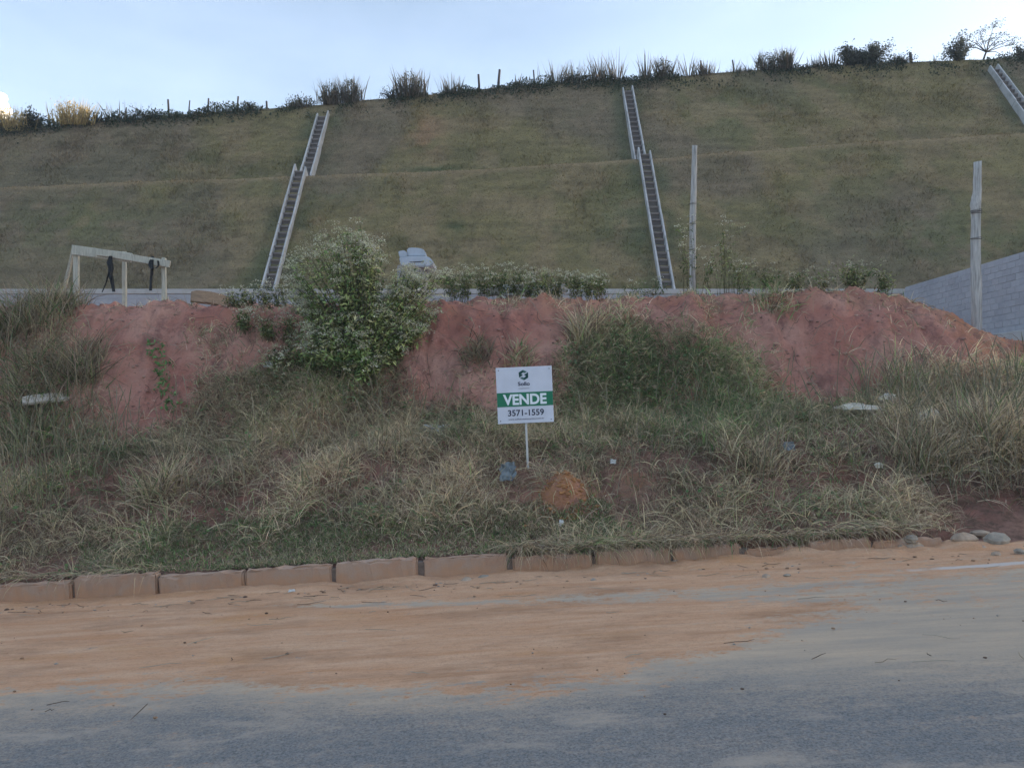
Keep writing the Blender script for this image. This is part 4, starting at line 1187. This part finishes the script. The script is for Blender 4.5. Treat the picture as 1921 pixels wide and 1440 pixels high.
# line of green creeper down the bare face
A = Acc()
vp = [(285, 640), (290, 670), (310, 690), (305, 720), (318, 745), (322, 775)]
for k in range(len(vp) - 1):
    for j in range(16):
        t = RNG.random(); x = vp[k][0] * (1 - t) + vp[k + 1][0] * t + RNG.normal(0, 9); y = vp[k][1] * (1 - t) + vp[k + 1][1] * t
        pnt = hit(x, y)
        m = 4; d = rand_dirs(m); d[:, 1] -= .6; d /= np.linalg.norm(d, axis=1)[:, None]
        Vq, Fq = leaf_quads(np.tile(np.array(pnt) + np.array([0, -.02, .02]), (m, 1)), d, rand_dirs(m), RNG.uniform(.04, .08, m), RNG.uniform(.02, .04, m))
        A.add(Vq, Fq, GRN * RNG.uniform(.7, 1.5))
tag(obj('creeper', A.mesh('creeper', M_LEAF)), 'thin line of green creeper running down the bare red face', 'creeper')

# ---- flowering shrubs and weeds
FLOWER_COLS = np.array([(.58, .57, .40), (.50, .45, .34), (.70, .69, .55), (.44, .46, .27)])
def flower_plant(name, base, tips, label, cat, group, leaf_n=26, leaf_len=(.06, .12), fl=None, heads=3, stem_r=.006, green=1.0, head_r=.052, dens=18, sag=.15):
    """stems fan out of the base to each tip; leaves along them, fluffy heads at the tips. fl: per-tip chance of flower heads"""
    root = empty(name, base, label, cat, group)
    SA, LA, FA = Acc(), Acc(), Acc()
    b = np.array(base)
    for i, tp in enumerate(tips):
        tp = np.array(tp) - b
        s = RNG.normal(0, .07, 3) * np.array([1, 1, .2])
        mid = tp * np.array([.35, .35, .55]) + s
        ts = np.linspace(0, 1, 6)
        path = [(1 - t) ** 2 * s + 2 * t * (1 - t) * mid + t * t * tp for t in ts]
        SA.tube([Vector(p) for p in path], [stem_r * (1 - .7 * t) for t in ts], 4, np.array([.11, .10, .055]) * RNG.uniform(.7, 1.3))
        m = leaf_n
        tt = RNG.uniform(.38, 1.0, m)
        pos = ((1 - tt) ** 2)[:, None] * s + (2 * tt * (1 - tt))[:, None] * mid + (tt ** 2)[:, None] * tp
        pos = pos + RNG.normal(0, .03, (m, 3))
        d = rand_dirs(m); d[:, 2] = d[:, 2] * .6 - .1; d /= np.linalg.norm(d, axis=1)[:, None]
        nr = rand_dirs(m) * .5 + np.array([0, -.3, .8])
        nr = nr - d * (nr * d).sum(1)[:, None]; nr /= np.linalg.norm(nr, axis=1)[:, None]
        LL = RNG.uniform(leaf_len[0], leaf_len[1], m)
        Vq, Fq = leaf_quads(pos, d, nr, LL, LL * RNG.uniform(.28, .45, m))
        base_c = [np.array([.070, .110, .036]), np.array([.145, .185, .065]), np.array([.24, .255, .10]), np.array([.24, .215, .11])][RNG.choice(4, p=[.3, .32, .26, .12])]
        cc = np.repeat(base_c * green * RNG.uniform(.6, 1.5, m)[:, None], 4, 0)
        LA.add(Vq, Fq, cc)
        if fl is not None and RNG.random() < fl[i]:
            for h_ in range(heads):
                hc = tp + RNG.normal(0, .06, 3) * np.array([1, .6, .7]) + np.array([0, -.04, .03])
                k = dens
                q = rand_dirs(k); q[:, 2] = np.abs(q[:, 2]) * .8
                rr = head_r * RNG.uniform(.7, 1.25)
                cpos = hc + q * rr
                Vq, Fq = leaf_quads(cpos, rand_dirs(k) * .5 + q * .8, rand_dirs(k), RNG.uniform(.016, .03, k), RNG.uniform(.012, .02, k))
                col = FLOWER_COLS[RNG.integers(4)] * RNG.uniform(.8, 1.15)
                FA.add(Vq, Fq, np.repeat(col * RNG.uniform(.8, 1.2, k)[:, None], 4, 0))
                SA.tube([Vector(tp * .93 + mid * .07), Vector(hc)], [.0025, .0015], 3, np.array([.16, .15, .09]))
    obj('stems', SA.mesh('stems', M_STALK), root)
    obj('foliage', LA.mesh('foliage', M_LEAF), root)
    if FA.n: tag(obj('flower_heads', FA.mesh('flower_heads', M_FLOWER), root), kind='stuff')
    return root
def in_poly(x, y, poly):
    c = np.zeros(len(x), bool); n = len(poly)
    for i in range(n):
        x0, y0 = poly[i]; x1, y1 = poly[(i + 1) % n]
        if y0 == y1: continue
        k = ((y0 > y) != (y1 > y)) & (x < (x1 - x0) * (y - y0) / (y1 - y0) + x0)
        c ^= k
    return c
poly = [(540, 545), (552, 505), (575, 488), (605, 470), (640, 468), (655, 455), (668, 444), (684, 450), (694, 472), (718, 482), (745, 502), (800, 506), (826, 518), (830, 545), (824, 580), (806, 612), (785, 640),
        (755, 660), (725, 676), (700, 694), (640, 698), (600, 690), (572, 668), (552, 640), (560, 600), (545, 575)]
def bush_tips(poly, n, D, thick, cx, cy):
    xs = np.array([p[0] for p in poly]); ys = np.array([p[1] for p in poly])
    out = []; pix = []
    while len(out) < n:
        x = RNG.uniform(xs.min(), xs.max(), 400); y = RNG.uniform(ys.min(), ys.max(), 400)
        k = in_poly(x, y, poly) & (fbm(x, y, 1 / 34., 3) > .45)
        for a, b in zip(x[k], y[k]):
            r = math.hypot((a - cx) / (np.ptp(xs) / 2), (b - cy) / (np.ptp(ys) / 2))
            s = math.sqrt(max(0.06, 1 - min(r, 1) ** 2))
            dd = D + thick * s * (RNG.uniform(-1, .2) if RNG.random() < .7 else RNG.uniform(-1, 1))
            hb = hit(a, b)
            if b > 560 and hb.y < 14: dd = min(dd, hb.y - RNG.uniform(.08, .5))
            jx, jy = RNG.normal(0, 9, 2); a += jx; b += jy * .8
            out.append(P(a, b, dd)); pix.append((a, b))
            if len(out) >= n: break
    return out, np.array(pix)
tips, pix = bush_tips(poly, 620, 12.7, .85, 685, 580)
for k in range(46):
    x0 = RNG.uniform(545, 725) if k < 38 else RNG.uniform(815, 832); yb_ = np.interp(x0, [545, 600, 670, 725, 828], [505, 474, 450, 486, 520])
    dx, dy = RNG.normal(0, 10), -abs(RNG.normal(0, 13)) + 4
    tips.append(P(x0 + dx, yb_ + dy, 12.5 + RNG.normal(0, .35))); pix = np.vstack([pix, (x0, yb_)])
base = hit(680, 712) + Vector((0, .1, -.05))
top_f = np.interp(pix[:, 1], [440, 540, 600, 660, 720], [1, .95, .7, .22, .03])
top_f = np.where((pix[:, 0] > 740), np.maximum(top_f, .7), top_f)
top_f = np.where((np.abs(pix[:, 0] - 640) < 60) & (np.abs(pix[:, 1] - 560) < 40), .4, top_f)
flower_plant('flowering_bush', base, tips, 'large rounded bush with whitish flower heads growing on the bank left of the sign', 'bush', None, leaf_n=38, fl=top_f, heads=4, stem_r=.011, leaf_len=(.05, .115), green=1.8, head_r=.055)
# grassy vines trailing below the bush
clump('grass_clump', 620, 705, 11.9, 520, .45, .17, .8, .6, 'green trailing grass hanging below the flowering bush', dark=.9)

def weed(px, base_py, D, wpx, hpx, n, label, cat='weed', group='flowering weeds along the bank top', fl=.8, green=1.0, name='flowering_weed', leaf_n=18, heads=2, top=None):
    X = (px - CX) / FPX * D
    b = Vector((X, D, tz(X, D) - .03))
    zb = HY - FPX * (b.z - CAMZ) / D
    tips = []
    for i in range(n):
        a = px + RNG.normal(0, wpx * .28)
        y = (base_py - hpx) + abs(RNG.normal(0, .38)) * hpx * .8
        tips.append(P(a, y, D + RNG.normal(0, .14)))
    return flower_plant(name, b, tips, label, cat, group, leaf_n=leaf_n, leaf_len=(.04, .085), fl=[fl] * n, heads=heads, stem_r=.004, green=green, head_r=.034, dens=11)
row = [(846, 562, 52, 52), (872, 562, 44, 56), (905, 562, 50, 58), (938, 560, 46, 56), (962, 562, 46, 54), (992, 560, 40, 46), (1018, 560, 46, 52), (1046, 558, 46, 46), (1078, 556, 44, 40), (1108, 556, 40, 36), (1126, 556, 24, 36)]
for i, (x, y, w, h_) in enumerate(row):
    weed(x, y, 13.6 + .25 * (i % 3), w, h_, 22, '%s flowering weed right of the big bush along the bank top' % ORD[i], green=.95)
row = [(440, 590, 50, 46), (468, 592, 50, 52), (500, 594, 46, 60), (528, 600, 44, 70), (455, 625, 50, 40), (505, 640, 50, 44), (545, 655, 50, 60), (560, 700, 54, 60), (520, 700, 50, 44)]
for i, (x, y, w, h_) in enumerate(row):
    weed(x, y, 13.3 if i < 4 else hit(x, y).y, w, h_, 18, '%s greyish flowering weed left of the big bush on the bank edge' % ORD[i], fl=.6, green=.85, group='flowering weeds left of the big bush')
for i, (x, y, w, h_, n, fl, gr, lab) in enumerate((
    (1296, 550, 46, 152, 9, 1, 1, 'tall pale flowering weed climbing the thin grey post'),
    (1284, 500, 26, 70, 7, 1, 1, 'pale flowering weed leaning left of the thin grey post'),
    (1360, 540, 56, 122, 16, .8, 1.1, 'tall flowering weed with a green crown right of the thin grey post'),
    (1330, 545, 50, 60, 10, .5, 1, 'low flowering weed at the foot of the thin grey post'),
    (1392, 545, 60, 54, 20, .6, 1, 'bushy low weed on the bank top right of the thin grey post'),
    (1440, 548, 60, 46, 22, .5, 1, 'spreading green weed on the bank top below the hillside'),
    (1495, 548, 56, 38, 20, .45, 1, 'low mound of weeds left of the bright green bush'),
    (1540, 548, 50, 36, 18, .5, 1, 'small weed touching the bright green bush on its left'),
    (1600, 552, 78, 58, 46, .42, 1.15, 'bright green low bush with white flowers on the bank top'),
    (1656, 548, 46, 42, 18, .2, 1, 'thin green weed between the bright bush and the block wall'),
    (1230, 556, 40, 36, 10, .5, .9, 'small weed at the foot of the right-hand drainage stairway'),
    (1190, 556, 40, 24, 10, .3, .9, 'low weed against the pale wall cap near the drainage stairway'))):
    weed(x, y, 14.2 if x < 1560 else 13.7, w, h_, n, lab, fl=fl, green=gr, group='weeds on the bank top right of the sign')
for i, (x, y, w, h_) in enumerate(((590, 705, 60, 50), (640, 715, 60, 50), (690, 715, 60, 50), (735, 690, 50, 60), (770, 655, 50, 60))):
    weed(x, y, hit(x, y).y, w, h_, 22, '%s green weed from the left at the foot of the big bush' % ORD[i], fl=.12, green=1.25, name='leafy_weed', group='weeds under the big bush', leaf_n=24)
# a few white-flowered sprigs low on the big bush
for x, y, lab in ((598, 640, 'sprig of small white flowers low on the left of the big bush'), (530, 690, 'sprig of tiny white flowers on the earth left of the big bush')):
    b = hit(x + 10, y + 30); t_ = [P(x + RNG.normal(0, 14), y + RNG.normal(0, 12), b.y - .35) for _ in range(10)]
    flower_plant('flower_sprig', b, t_, lab, 'flowers', 'white flower sprigs', 8, (.03, .06), [1] * 10, 2, .003, 1.0, .018, 9)

# ---- ridge: scrub, tufts, shrubs, fence posts
_sx = np.linspace(-60, 70, 2600); _a = hill_pt(_sx, np.full(2600, 3.0)); _spx = px_of(_sx, _a[1])
def ridge_at(px, back=0.0):
    X = float(np.interp(px, _spx, _sx)); a = hill_pt(np.array([X]), np.array([3.0 + back / 90.0]))
    return Vector((X, float(a[1][0]), float(a[2][0])))
N = 70000
X = RNG.uniform(-33, 38, N); v = 3.012 - np.abs(RNG.normal(0, .12, N)); v = np.where(RNG.random(N) < .3, 3 + RNG.uniform(0, .02, N), v)
patch = fbm(X * .9, v * 5, .8, 4)
kp = (RNG.random(N) < sstep(.36, .58, patch) * (1 - .75 * sstep(0, .16, 3 - v)) * (1 - sstep(.16, .26, 3 - v)))
X, v, patch = X[kp], v[kp], patch[kp]; n = len(X)
x_, y_, z_ = hill_pt(X, v)
hh = RNG.uniform(0, 1, n) ** 1.3 * (.08 + .42 * sstep(.45, .75, patch)) * (1 - .5 * sstep(0, .3, 3 - v))
d = rand_dirs(n); d[:, 2] = np.abs(d[:, 2])
LL = RNG.uniform(.07, .17, n)
Vq, Fq = leaf_quads(np.stack([x_, y_ - .02, z_ + hh], 1), d, rand_dirs(n), LL, LL * RNG.uniform(.35, .6, n))
c = np.array([(.052, .070, .040), (.075, .086, .05), (.11, .10, .066)])[RNG.choice(3, n, p=[.5, .35, .15])] * RNG.uniform(.7, 1.3, n)[:, None]
tag(obj('ridge_scrub', mesh('ridge_scrub', Vq, Fq, M_LEAF, np.repeat(c, 4, 0))), 'dark low scrub along the crest of the hill', 'scrub', kind='stuff')

def reeds(px, top, w, n, lab, kind='reed', dark=.55, lean=.16, group='tufts on the ridge', col=None):
    b = ridge_at(px); y0 = HY - FPX * (b.z - CAMZ) / b.y
    hgt = max(.35, (y0 - top) / FPX * b.y); sp = w / FPX * b.y / 2
    x = RNG.normal(0, sp * .5, n); y = RNG.uniform(-.25, .35, n)
    L = hgt * RNG.uniform(.45, 1.12, n)
    yaw = np.arctan2(y * .3, x) + RNG.normal(0, .8, n)
    Vb, q, t, bi = blades(np.stack([x, y, np.full(n, -.08)], 1), yaw, np.abs(RNG.normal(0, lean, n)), RNG.uniform(0, .5, n), L, RNG.uniform(.03, .065, n), 3)
    c = (np.where((RNG.random(n) < .6)[:, None], np.array([.20, .16, .115]), np.array([.115, .11, .075])) if col is None else np.tile(np.array(col), (n, 1))) * RNG.uniform(.6, 1.3, n)[:, None] * dark / .55
    root = empty('ridge_grass', b, lab, 'grass tuft', group)
    obj('blades', mesh('blades', Vb, [q, t], M_GRASS, c[bi]), root)
    if kind == 'bushy':
        m = n * 3
        ang = RNG.uniform(0, math.pi, m); rr = np.sqrt(RNG.random(m))
        pos = np.stack([np.cos(ang) * rr * sp * 1.05, RNG.normal(0, sp * .4, m), np.sin(ang) * rr * hgt * .78], 1)
        LL = RNG.uniform(.07, .16, m); d = rand_dirs(m); d[:, 2] = np.abs(d[:, 2]) + .3; d /= np.linalg.norm(d, axis=1)[:, None]
        Vq, Fq = leaf_quads(pos, d, rand_dirs(m), LL, LL * RNG.uniform(.25, .45, m))
        c = np.array([.085, .085, .058]) * RNG.uniform(.6, 1.5, m)[:, None]
        if col is not None: c = np.array(col) * RNG.uniform(.6, 1.2, m)[:, None]
        obj('leaves', mesh('leaves', Vq, Fq, M_LEAF, np.repeat(c, 4, 0)), root)
    return root
for px, top, w, n, kind, lab in (
    (620, 146, 40, 190, 'bushy', 'dense reed tuft on the ridge above the left drainage stairway'),
    (657, 138, 34, 180, 'bushy', 'taller reed tuft on the ridge just right of the left stairway top'),
    (567, 178, 52, 120, 'bushy', 'low dark shrub tuft on the ridge just left of the left stairway top'),
    (768, 128, 56, 260, 'bushy', 'wide fan-shaped tuft on the ridge left of a fence post'),
    (848, 138, 44, 70, 'reed', 'sparse wispy tuft on the ridge left of centre'),
    (975, 138, 30, 36, 'reed', 'thin wispy tuft on the ridge between two fence posts near centre'),
    (1045, 108, 44, 70, 'reed', 'sparse tall reeds on the ridge right of centre'),
    (1080, 112, 40, 70, 'reed', 'middle group of sparse reeds on the ridge right of centre'),
    (1125, 102, 40, 110, 'reed', 'thick reed tuft on the ridge left of the right stairway top'),
    (1158, 92, 22, 60, 'reed', 'tallest reed spike on the ridge beside the right stairway top'),
    (1212, 94, 20, 60, 'reed', 'narrow reed tuft on the ridge right of the right stairway top'),
    (1245, 102, 34, 150, 'bushy', 'rounded reed tuft on the ridge second right of the right stairway'),
    (1290, 100, 34, 40, 'reed', 'faint wispy reeds on the ridge right of the rounded tuft'),
    (1325, 106, 40, 110, 'reed', 'spiky tuft on the ridge above the thin grey post'),
    (1402, 118, 40, 40, 'reed', 'short wispy grass on the ridge right of a thin fence post'),
    (1440, 92, 44, 170, 'bushy', 'broad reed tuft on the ridge left of the dark oval one'),
    (1473, 86, 28, 200, 'bushy', 'dark oval reed tuft on the ridge'),
    (1530, 98, 30, 50, 'reed', 'thin reeds on the ridge left of the large shrub'),
    (1558, 92, 44, 110, 'reed', 'reed tuft merging into the left side of the large ridge shrub'),
    (225, 188, 70, 60, 'reed', 'sparse reeds on the ridge at the left by the first fence posts')):
    reeds(px, top, w, n, lab, kind)
for px, top, w, n, lab in ((16, 196, 80, 300, 'pale sunlit reed clump on the ridge at the far left edge'), (138, 184, 70, 340, 'golden sunlit reed clump on the ridge near the left edge')):
    reeds(px, top, w, n, lab, 'bushy', .55, .22, col=(.50, .38, .17))  # lighter straw colour: the golden sunlight is put into blades and leaves
def shrub(px, top, w, n, lab, col=(.065, .072, .052), name='ridge_shrub', leaf=(.08, .17), prof=None):
    b = ridge_at(px); y0 = HY - FPX * (b.z - CAMZ) / b.y
    hgt = (y0 - top) / FPX * b.y; sp = w / FPX * b.y / 2
    root = empty(name, b, lab, 'shrub', 'shrubs on the ridge')
    SA = Acc(); tips = []
    for k in range(16):
        x = RNG.uniform(-1, 1); t = Vector((x * sp * .9, RNG.normal(0, sp * .35), hgt * RNG.uniform(.5, .98) * (prof(x) if prof else math.sqrt(1 - .7 * x * x))))
        SA.tube([Vector((x * sp * .15, 0, -.1)), t * .5 + Vector((0, 0, .08)), t], [.03, .02, .008], 4, np.array([.05, .042, .035])); tips.append(t)
    obj('stems', SA.mesh('stems', M_STALK), root)
    tp = np.array([t[:] for t in tips]); m = n
    pos = tp[RNG.integers(16, size=m)] * RNG.uniform(.08, 1.0, m)[:, None] ** .75 + RNG.normal(0, .17, (m, 3)) * min(1, sp)
    LL = RNG.uniform(leaf[0], leaf[1], m); d = rand_dirs(m)
    Vq, Fq = leaf_quads(pos, d, rand_dirs(m), LL, LL * RNG.uniform(.3, .55, m))
    c = np.array(col) * RNG.uniform(.6, 1.5, m)[:, None]
    obj('foliage', mesh('foliage', Vq, Fq, M_LEAF, np.repeat(c, 4, 0)), root)
    return root
shrub(1632, 66, 86, 5200, 'largest dark shrub on the ridge, rising to the right', prof=lambda x: .62 + .36 * x if x < .75 else .9)
shrub(1592, 88, 60, 2200, 'dark shrub joined to the left of the largest ridge shrub')
shrub(1797, 64, 50, 1600, 'upright dark shrub on the ridge left of the small spreading tree')
shrub(1918, 80, 40, 700, 'dark shrub on the ridge at the right edge')
shrub(60, 200, 46, 800, 'dark leafy shrub on the ridge between the two golden clumps', leaf=(.1, .2))
shrub(-20, 215, 70, 700, 'pale shrub on the ridge cut by the left edge', col=(.3, .24, .12))
for px, tp, w, lab in ((180, 214, 60, 'low dark shrub on the ridge right of the golden reed clump'), (282, 208, 60, 'low wide shrub on the ridge left of the tallest left fence posts'), (470, 196, 50, 'low scrubby shrub on the ridge before the left stairway'), (1080, 142, 70, 'low dark shrub under the sparse reeds on the ridge'), (1690, 108, 60, 'low dark shrub beside the last fence post on the ridge'), (735, 168, 50, 'low dark shrub left of the fan-shaped ridge tuft')):
    shrub(px, tp, w, 420, lab, leaf=(.06, .13))
# small spreading tree with flat leaf layers
tb = ridge_at(1850, .4)
tree = empty('spreading_tree', tb, 'small spreading tree with bare limbs and flat leaf tufts at the top right', 'tree')
TA, LA = Acc(), Acc()
def tp_(px, py): return P(px, py, tb.y) - tb
fork = tp_(1850, 98)
TA.tube([Vector((0, 0, -.2)), fork * .5 + Vector((.02, 0, 0)), fork], [.06, .05, .045], 6, np.array([.06, .05, .045]))
for i, (x, y) in enumerate(((1822, 64), (1838, 56), (1852, 54), (1866, 62), (1880, 66), (1896, 78), (1910, 74), (1826, 76), (1815, 82), (1870, 80), (1890, 96), (1835, 70))):
    t = tp_(x, y) + Vector((0, RNG.normal(0, .5), 0))
    mid = fork.lerp(t, .5) + Vector((RNG.normal(0, .06), RNG.normal(0, .1), .08))
    TA.tube([fork, mid, t], [.03, .018, .007], 5, np.array([.06, .05, .045]))
    for s in range(3):
        t2 = t + Vector((RNG.normal(0, .28), RNG.normal(0, .25), RNG.normal(0, .07))); TA.tube([mid.lerp(t, .6), t2], [.009, .004], 3, np.array([.06, .05, .045]))
        m = 34; pos = np.array(t2[:]) + RNG.normal(0, 1, (m, 3)) * np.array([.16, .16, .05])
        LL = RNG.uniform(.06, .13, m); Vq, Fq = leaf_quads(pos, rand_dirs(m), rand_dirs(m) * .4 + np.array([0, 0, 1]), LL, LL * .5)
        LA.add(Vq, Fq, np.array([.04, .055, .03]) * RNG.uniform(.7, 1.4))
obj('trunk', TA.mesh('trunk', M_STALK), tree); obj('crown', LA.mesh('crown', M_LEAF), tree)
# fence posts along the ridge
posts = [(190, 210, 2.5), (238, 202, 2.5), (314, 187, 4), (356, 189, 2.5), (393, 185, 3.5), (449, 181, 3.5), (499, 190, 4), (678, 169, 3), (796, 150, 4), (898, 140, 4.5), (938, 131, 5), (1000, 132, 3), (1315, 114, 3), (1376, 113, 3), (1426, 104, 3), (1709, 99, 6)]
for i, (px, top, w) in enumerate(posts):
    b = ridge_at(px, .3); t = P(px + rnd.uniform(-2, 2), top, b.y); b.z -= .25
    b.x = t.x + rnd.uniform(-.1, .1)
    ln = (t - b).length; n = 7
    pts = [Vector((0, 0, 0)), (t - b) * .5 + Vector((rnd.uniform(-.03, .03), 0, 0)), (t - b)]
    r0 = w / FPX * b.y / 2
    V, F = tube_arrays(pts, [r0 * 1.1, r0, r0 * .9], n)
    top_i = len(V); V.append(t - b + Vector((0, 0, .02)))
    T = [(2 * n + j, 2 * n + (j + 1) % n, top_i) for j in range(n)]
    o = obj('fence_post', mesh('fence_post', [tuple(q) for q in V], [np.array(F), np.array(T)], M_DARKPOST)); o.location = b
    tag(o, '%s dark wooden fence post from the left along the ridge' % ORD[i], 'fence post', 'fence posts along the ridge')


# wispy grass fringe along the crest
n = 5200
X = RNG.uniform(-20, 30, n); X = X[RNG.random(n) < sstep(.38, .62, fbm(X, X * 0 + 3, .45, 4))]; n = len(X)
x_, y_, z_ = hill_pt(X, 3 + RNG.uniform(-.03, .01, n))
L = (.12 + 1.0 * sstep(.45, .8, fbm(X, X * 0 + 8, .9, 4))) * RNG.uniform(.3, 1.1, n)
Vb, q, t, bi = blades(np.stack([x_, y_, z_ - .03], 1), RNG.uniform(0, 6.28, n), np.abs(RNG.normal(0, .25, n)), RNG.uniform(0, .9, n), L, RNG.uniform(.018, .035, n), 3)
c = np.where((RNG.random(n) < .5)[:, None], np.array([.19, .155, .11]), np.array([.10, .105, .065])) * RNG.uniform(.7, 1.3, n)[:, None]
tag(obj('ridge_fringe', mesh('ridge_fringe', Vb, [q, t], M_GRASS, c[bi])), 'wispy dry grass fringe along the crest of the hill', 'grass', kind='stuff')
# dead stems and roots on the bare face
A = Acc()
for k in range(420):
    x = RNG.uniform(-6.8, 8.0); y = RNG.uniform(11.4, 13.4); L = RNG.uniform(.12, .5); a = RNG.uniform(0, 6.28)
    pts = []
    for t_ in (0, .3, .65, 1):
        xx = x + math.cos(a) * L * t_ + RNG.normal(0, .015); yy = y - abs(math.sin(a)) * L * .6 * t_
        pts.append(Vector((xx, yy - .01, tz(xx, yy) + .02 + .03 * RNG.random())))
    A.tube(pts, [.004, .004, .003, .0015], 4, np.array([(.30, .24, .17), (.13, .09, .07), (.42, .36, .27)][RNG.integers(3)]))
tag(obj('bank_roots', A.mesh('bank_roots', M_STALK)), 'dead stems and roots lying on the bare red bank', 'dead stems', kind='stuff')
# sunlit cloud far behind the left end of the ridge
cb = bmesh.new()
for k in range(22):
    u_ = rnd.random(); c_ = P(-55 + 62 * u_ + rnd.uniform(-12, 8), 205 - 42 * (1 - (1.3 * u_ - .6) ** 2) * rnd.random() + 8, 1500)
    bmesh.ops.create_icosphere(cb, subdivisions=3, radius=rnd.uniform(8, 17), matrix=Matrix.Translation(c_ + Vector((0, rnd.uniform(-15, 15), 0))))
for v_ in cb.verts:
    v_.co += Vector((rnd.uniform(-1, 1), rnd.uniform(-1, 1), rnd.uniform(-1, 1))) * .9
co_ = obj('cloud', bm_mesh('cloud', cb, M_CLOUD, True)); tag(co_, kind='structure')

# ---- air: thin even haze round everything
hz = tag(obj('haze', bm_mesh('haze', box_bm(6400, 6400, 60), M_HAZE)), 'thin bluish haze filling the air over the hillside', 'haze', kind='stuff')
hz.location = (0, 0, -5)
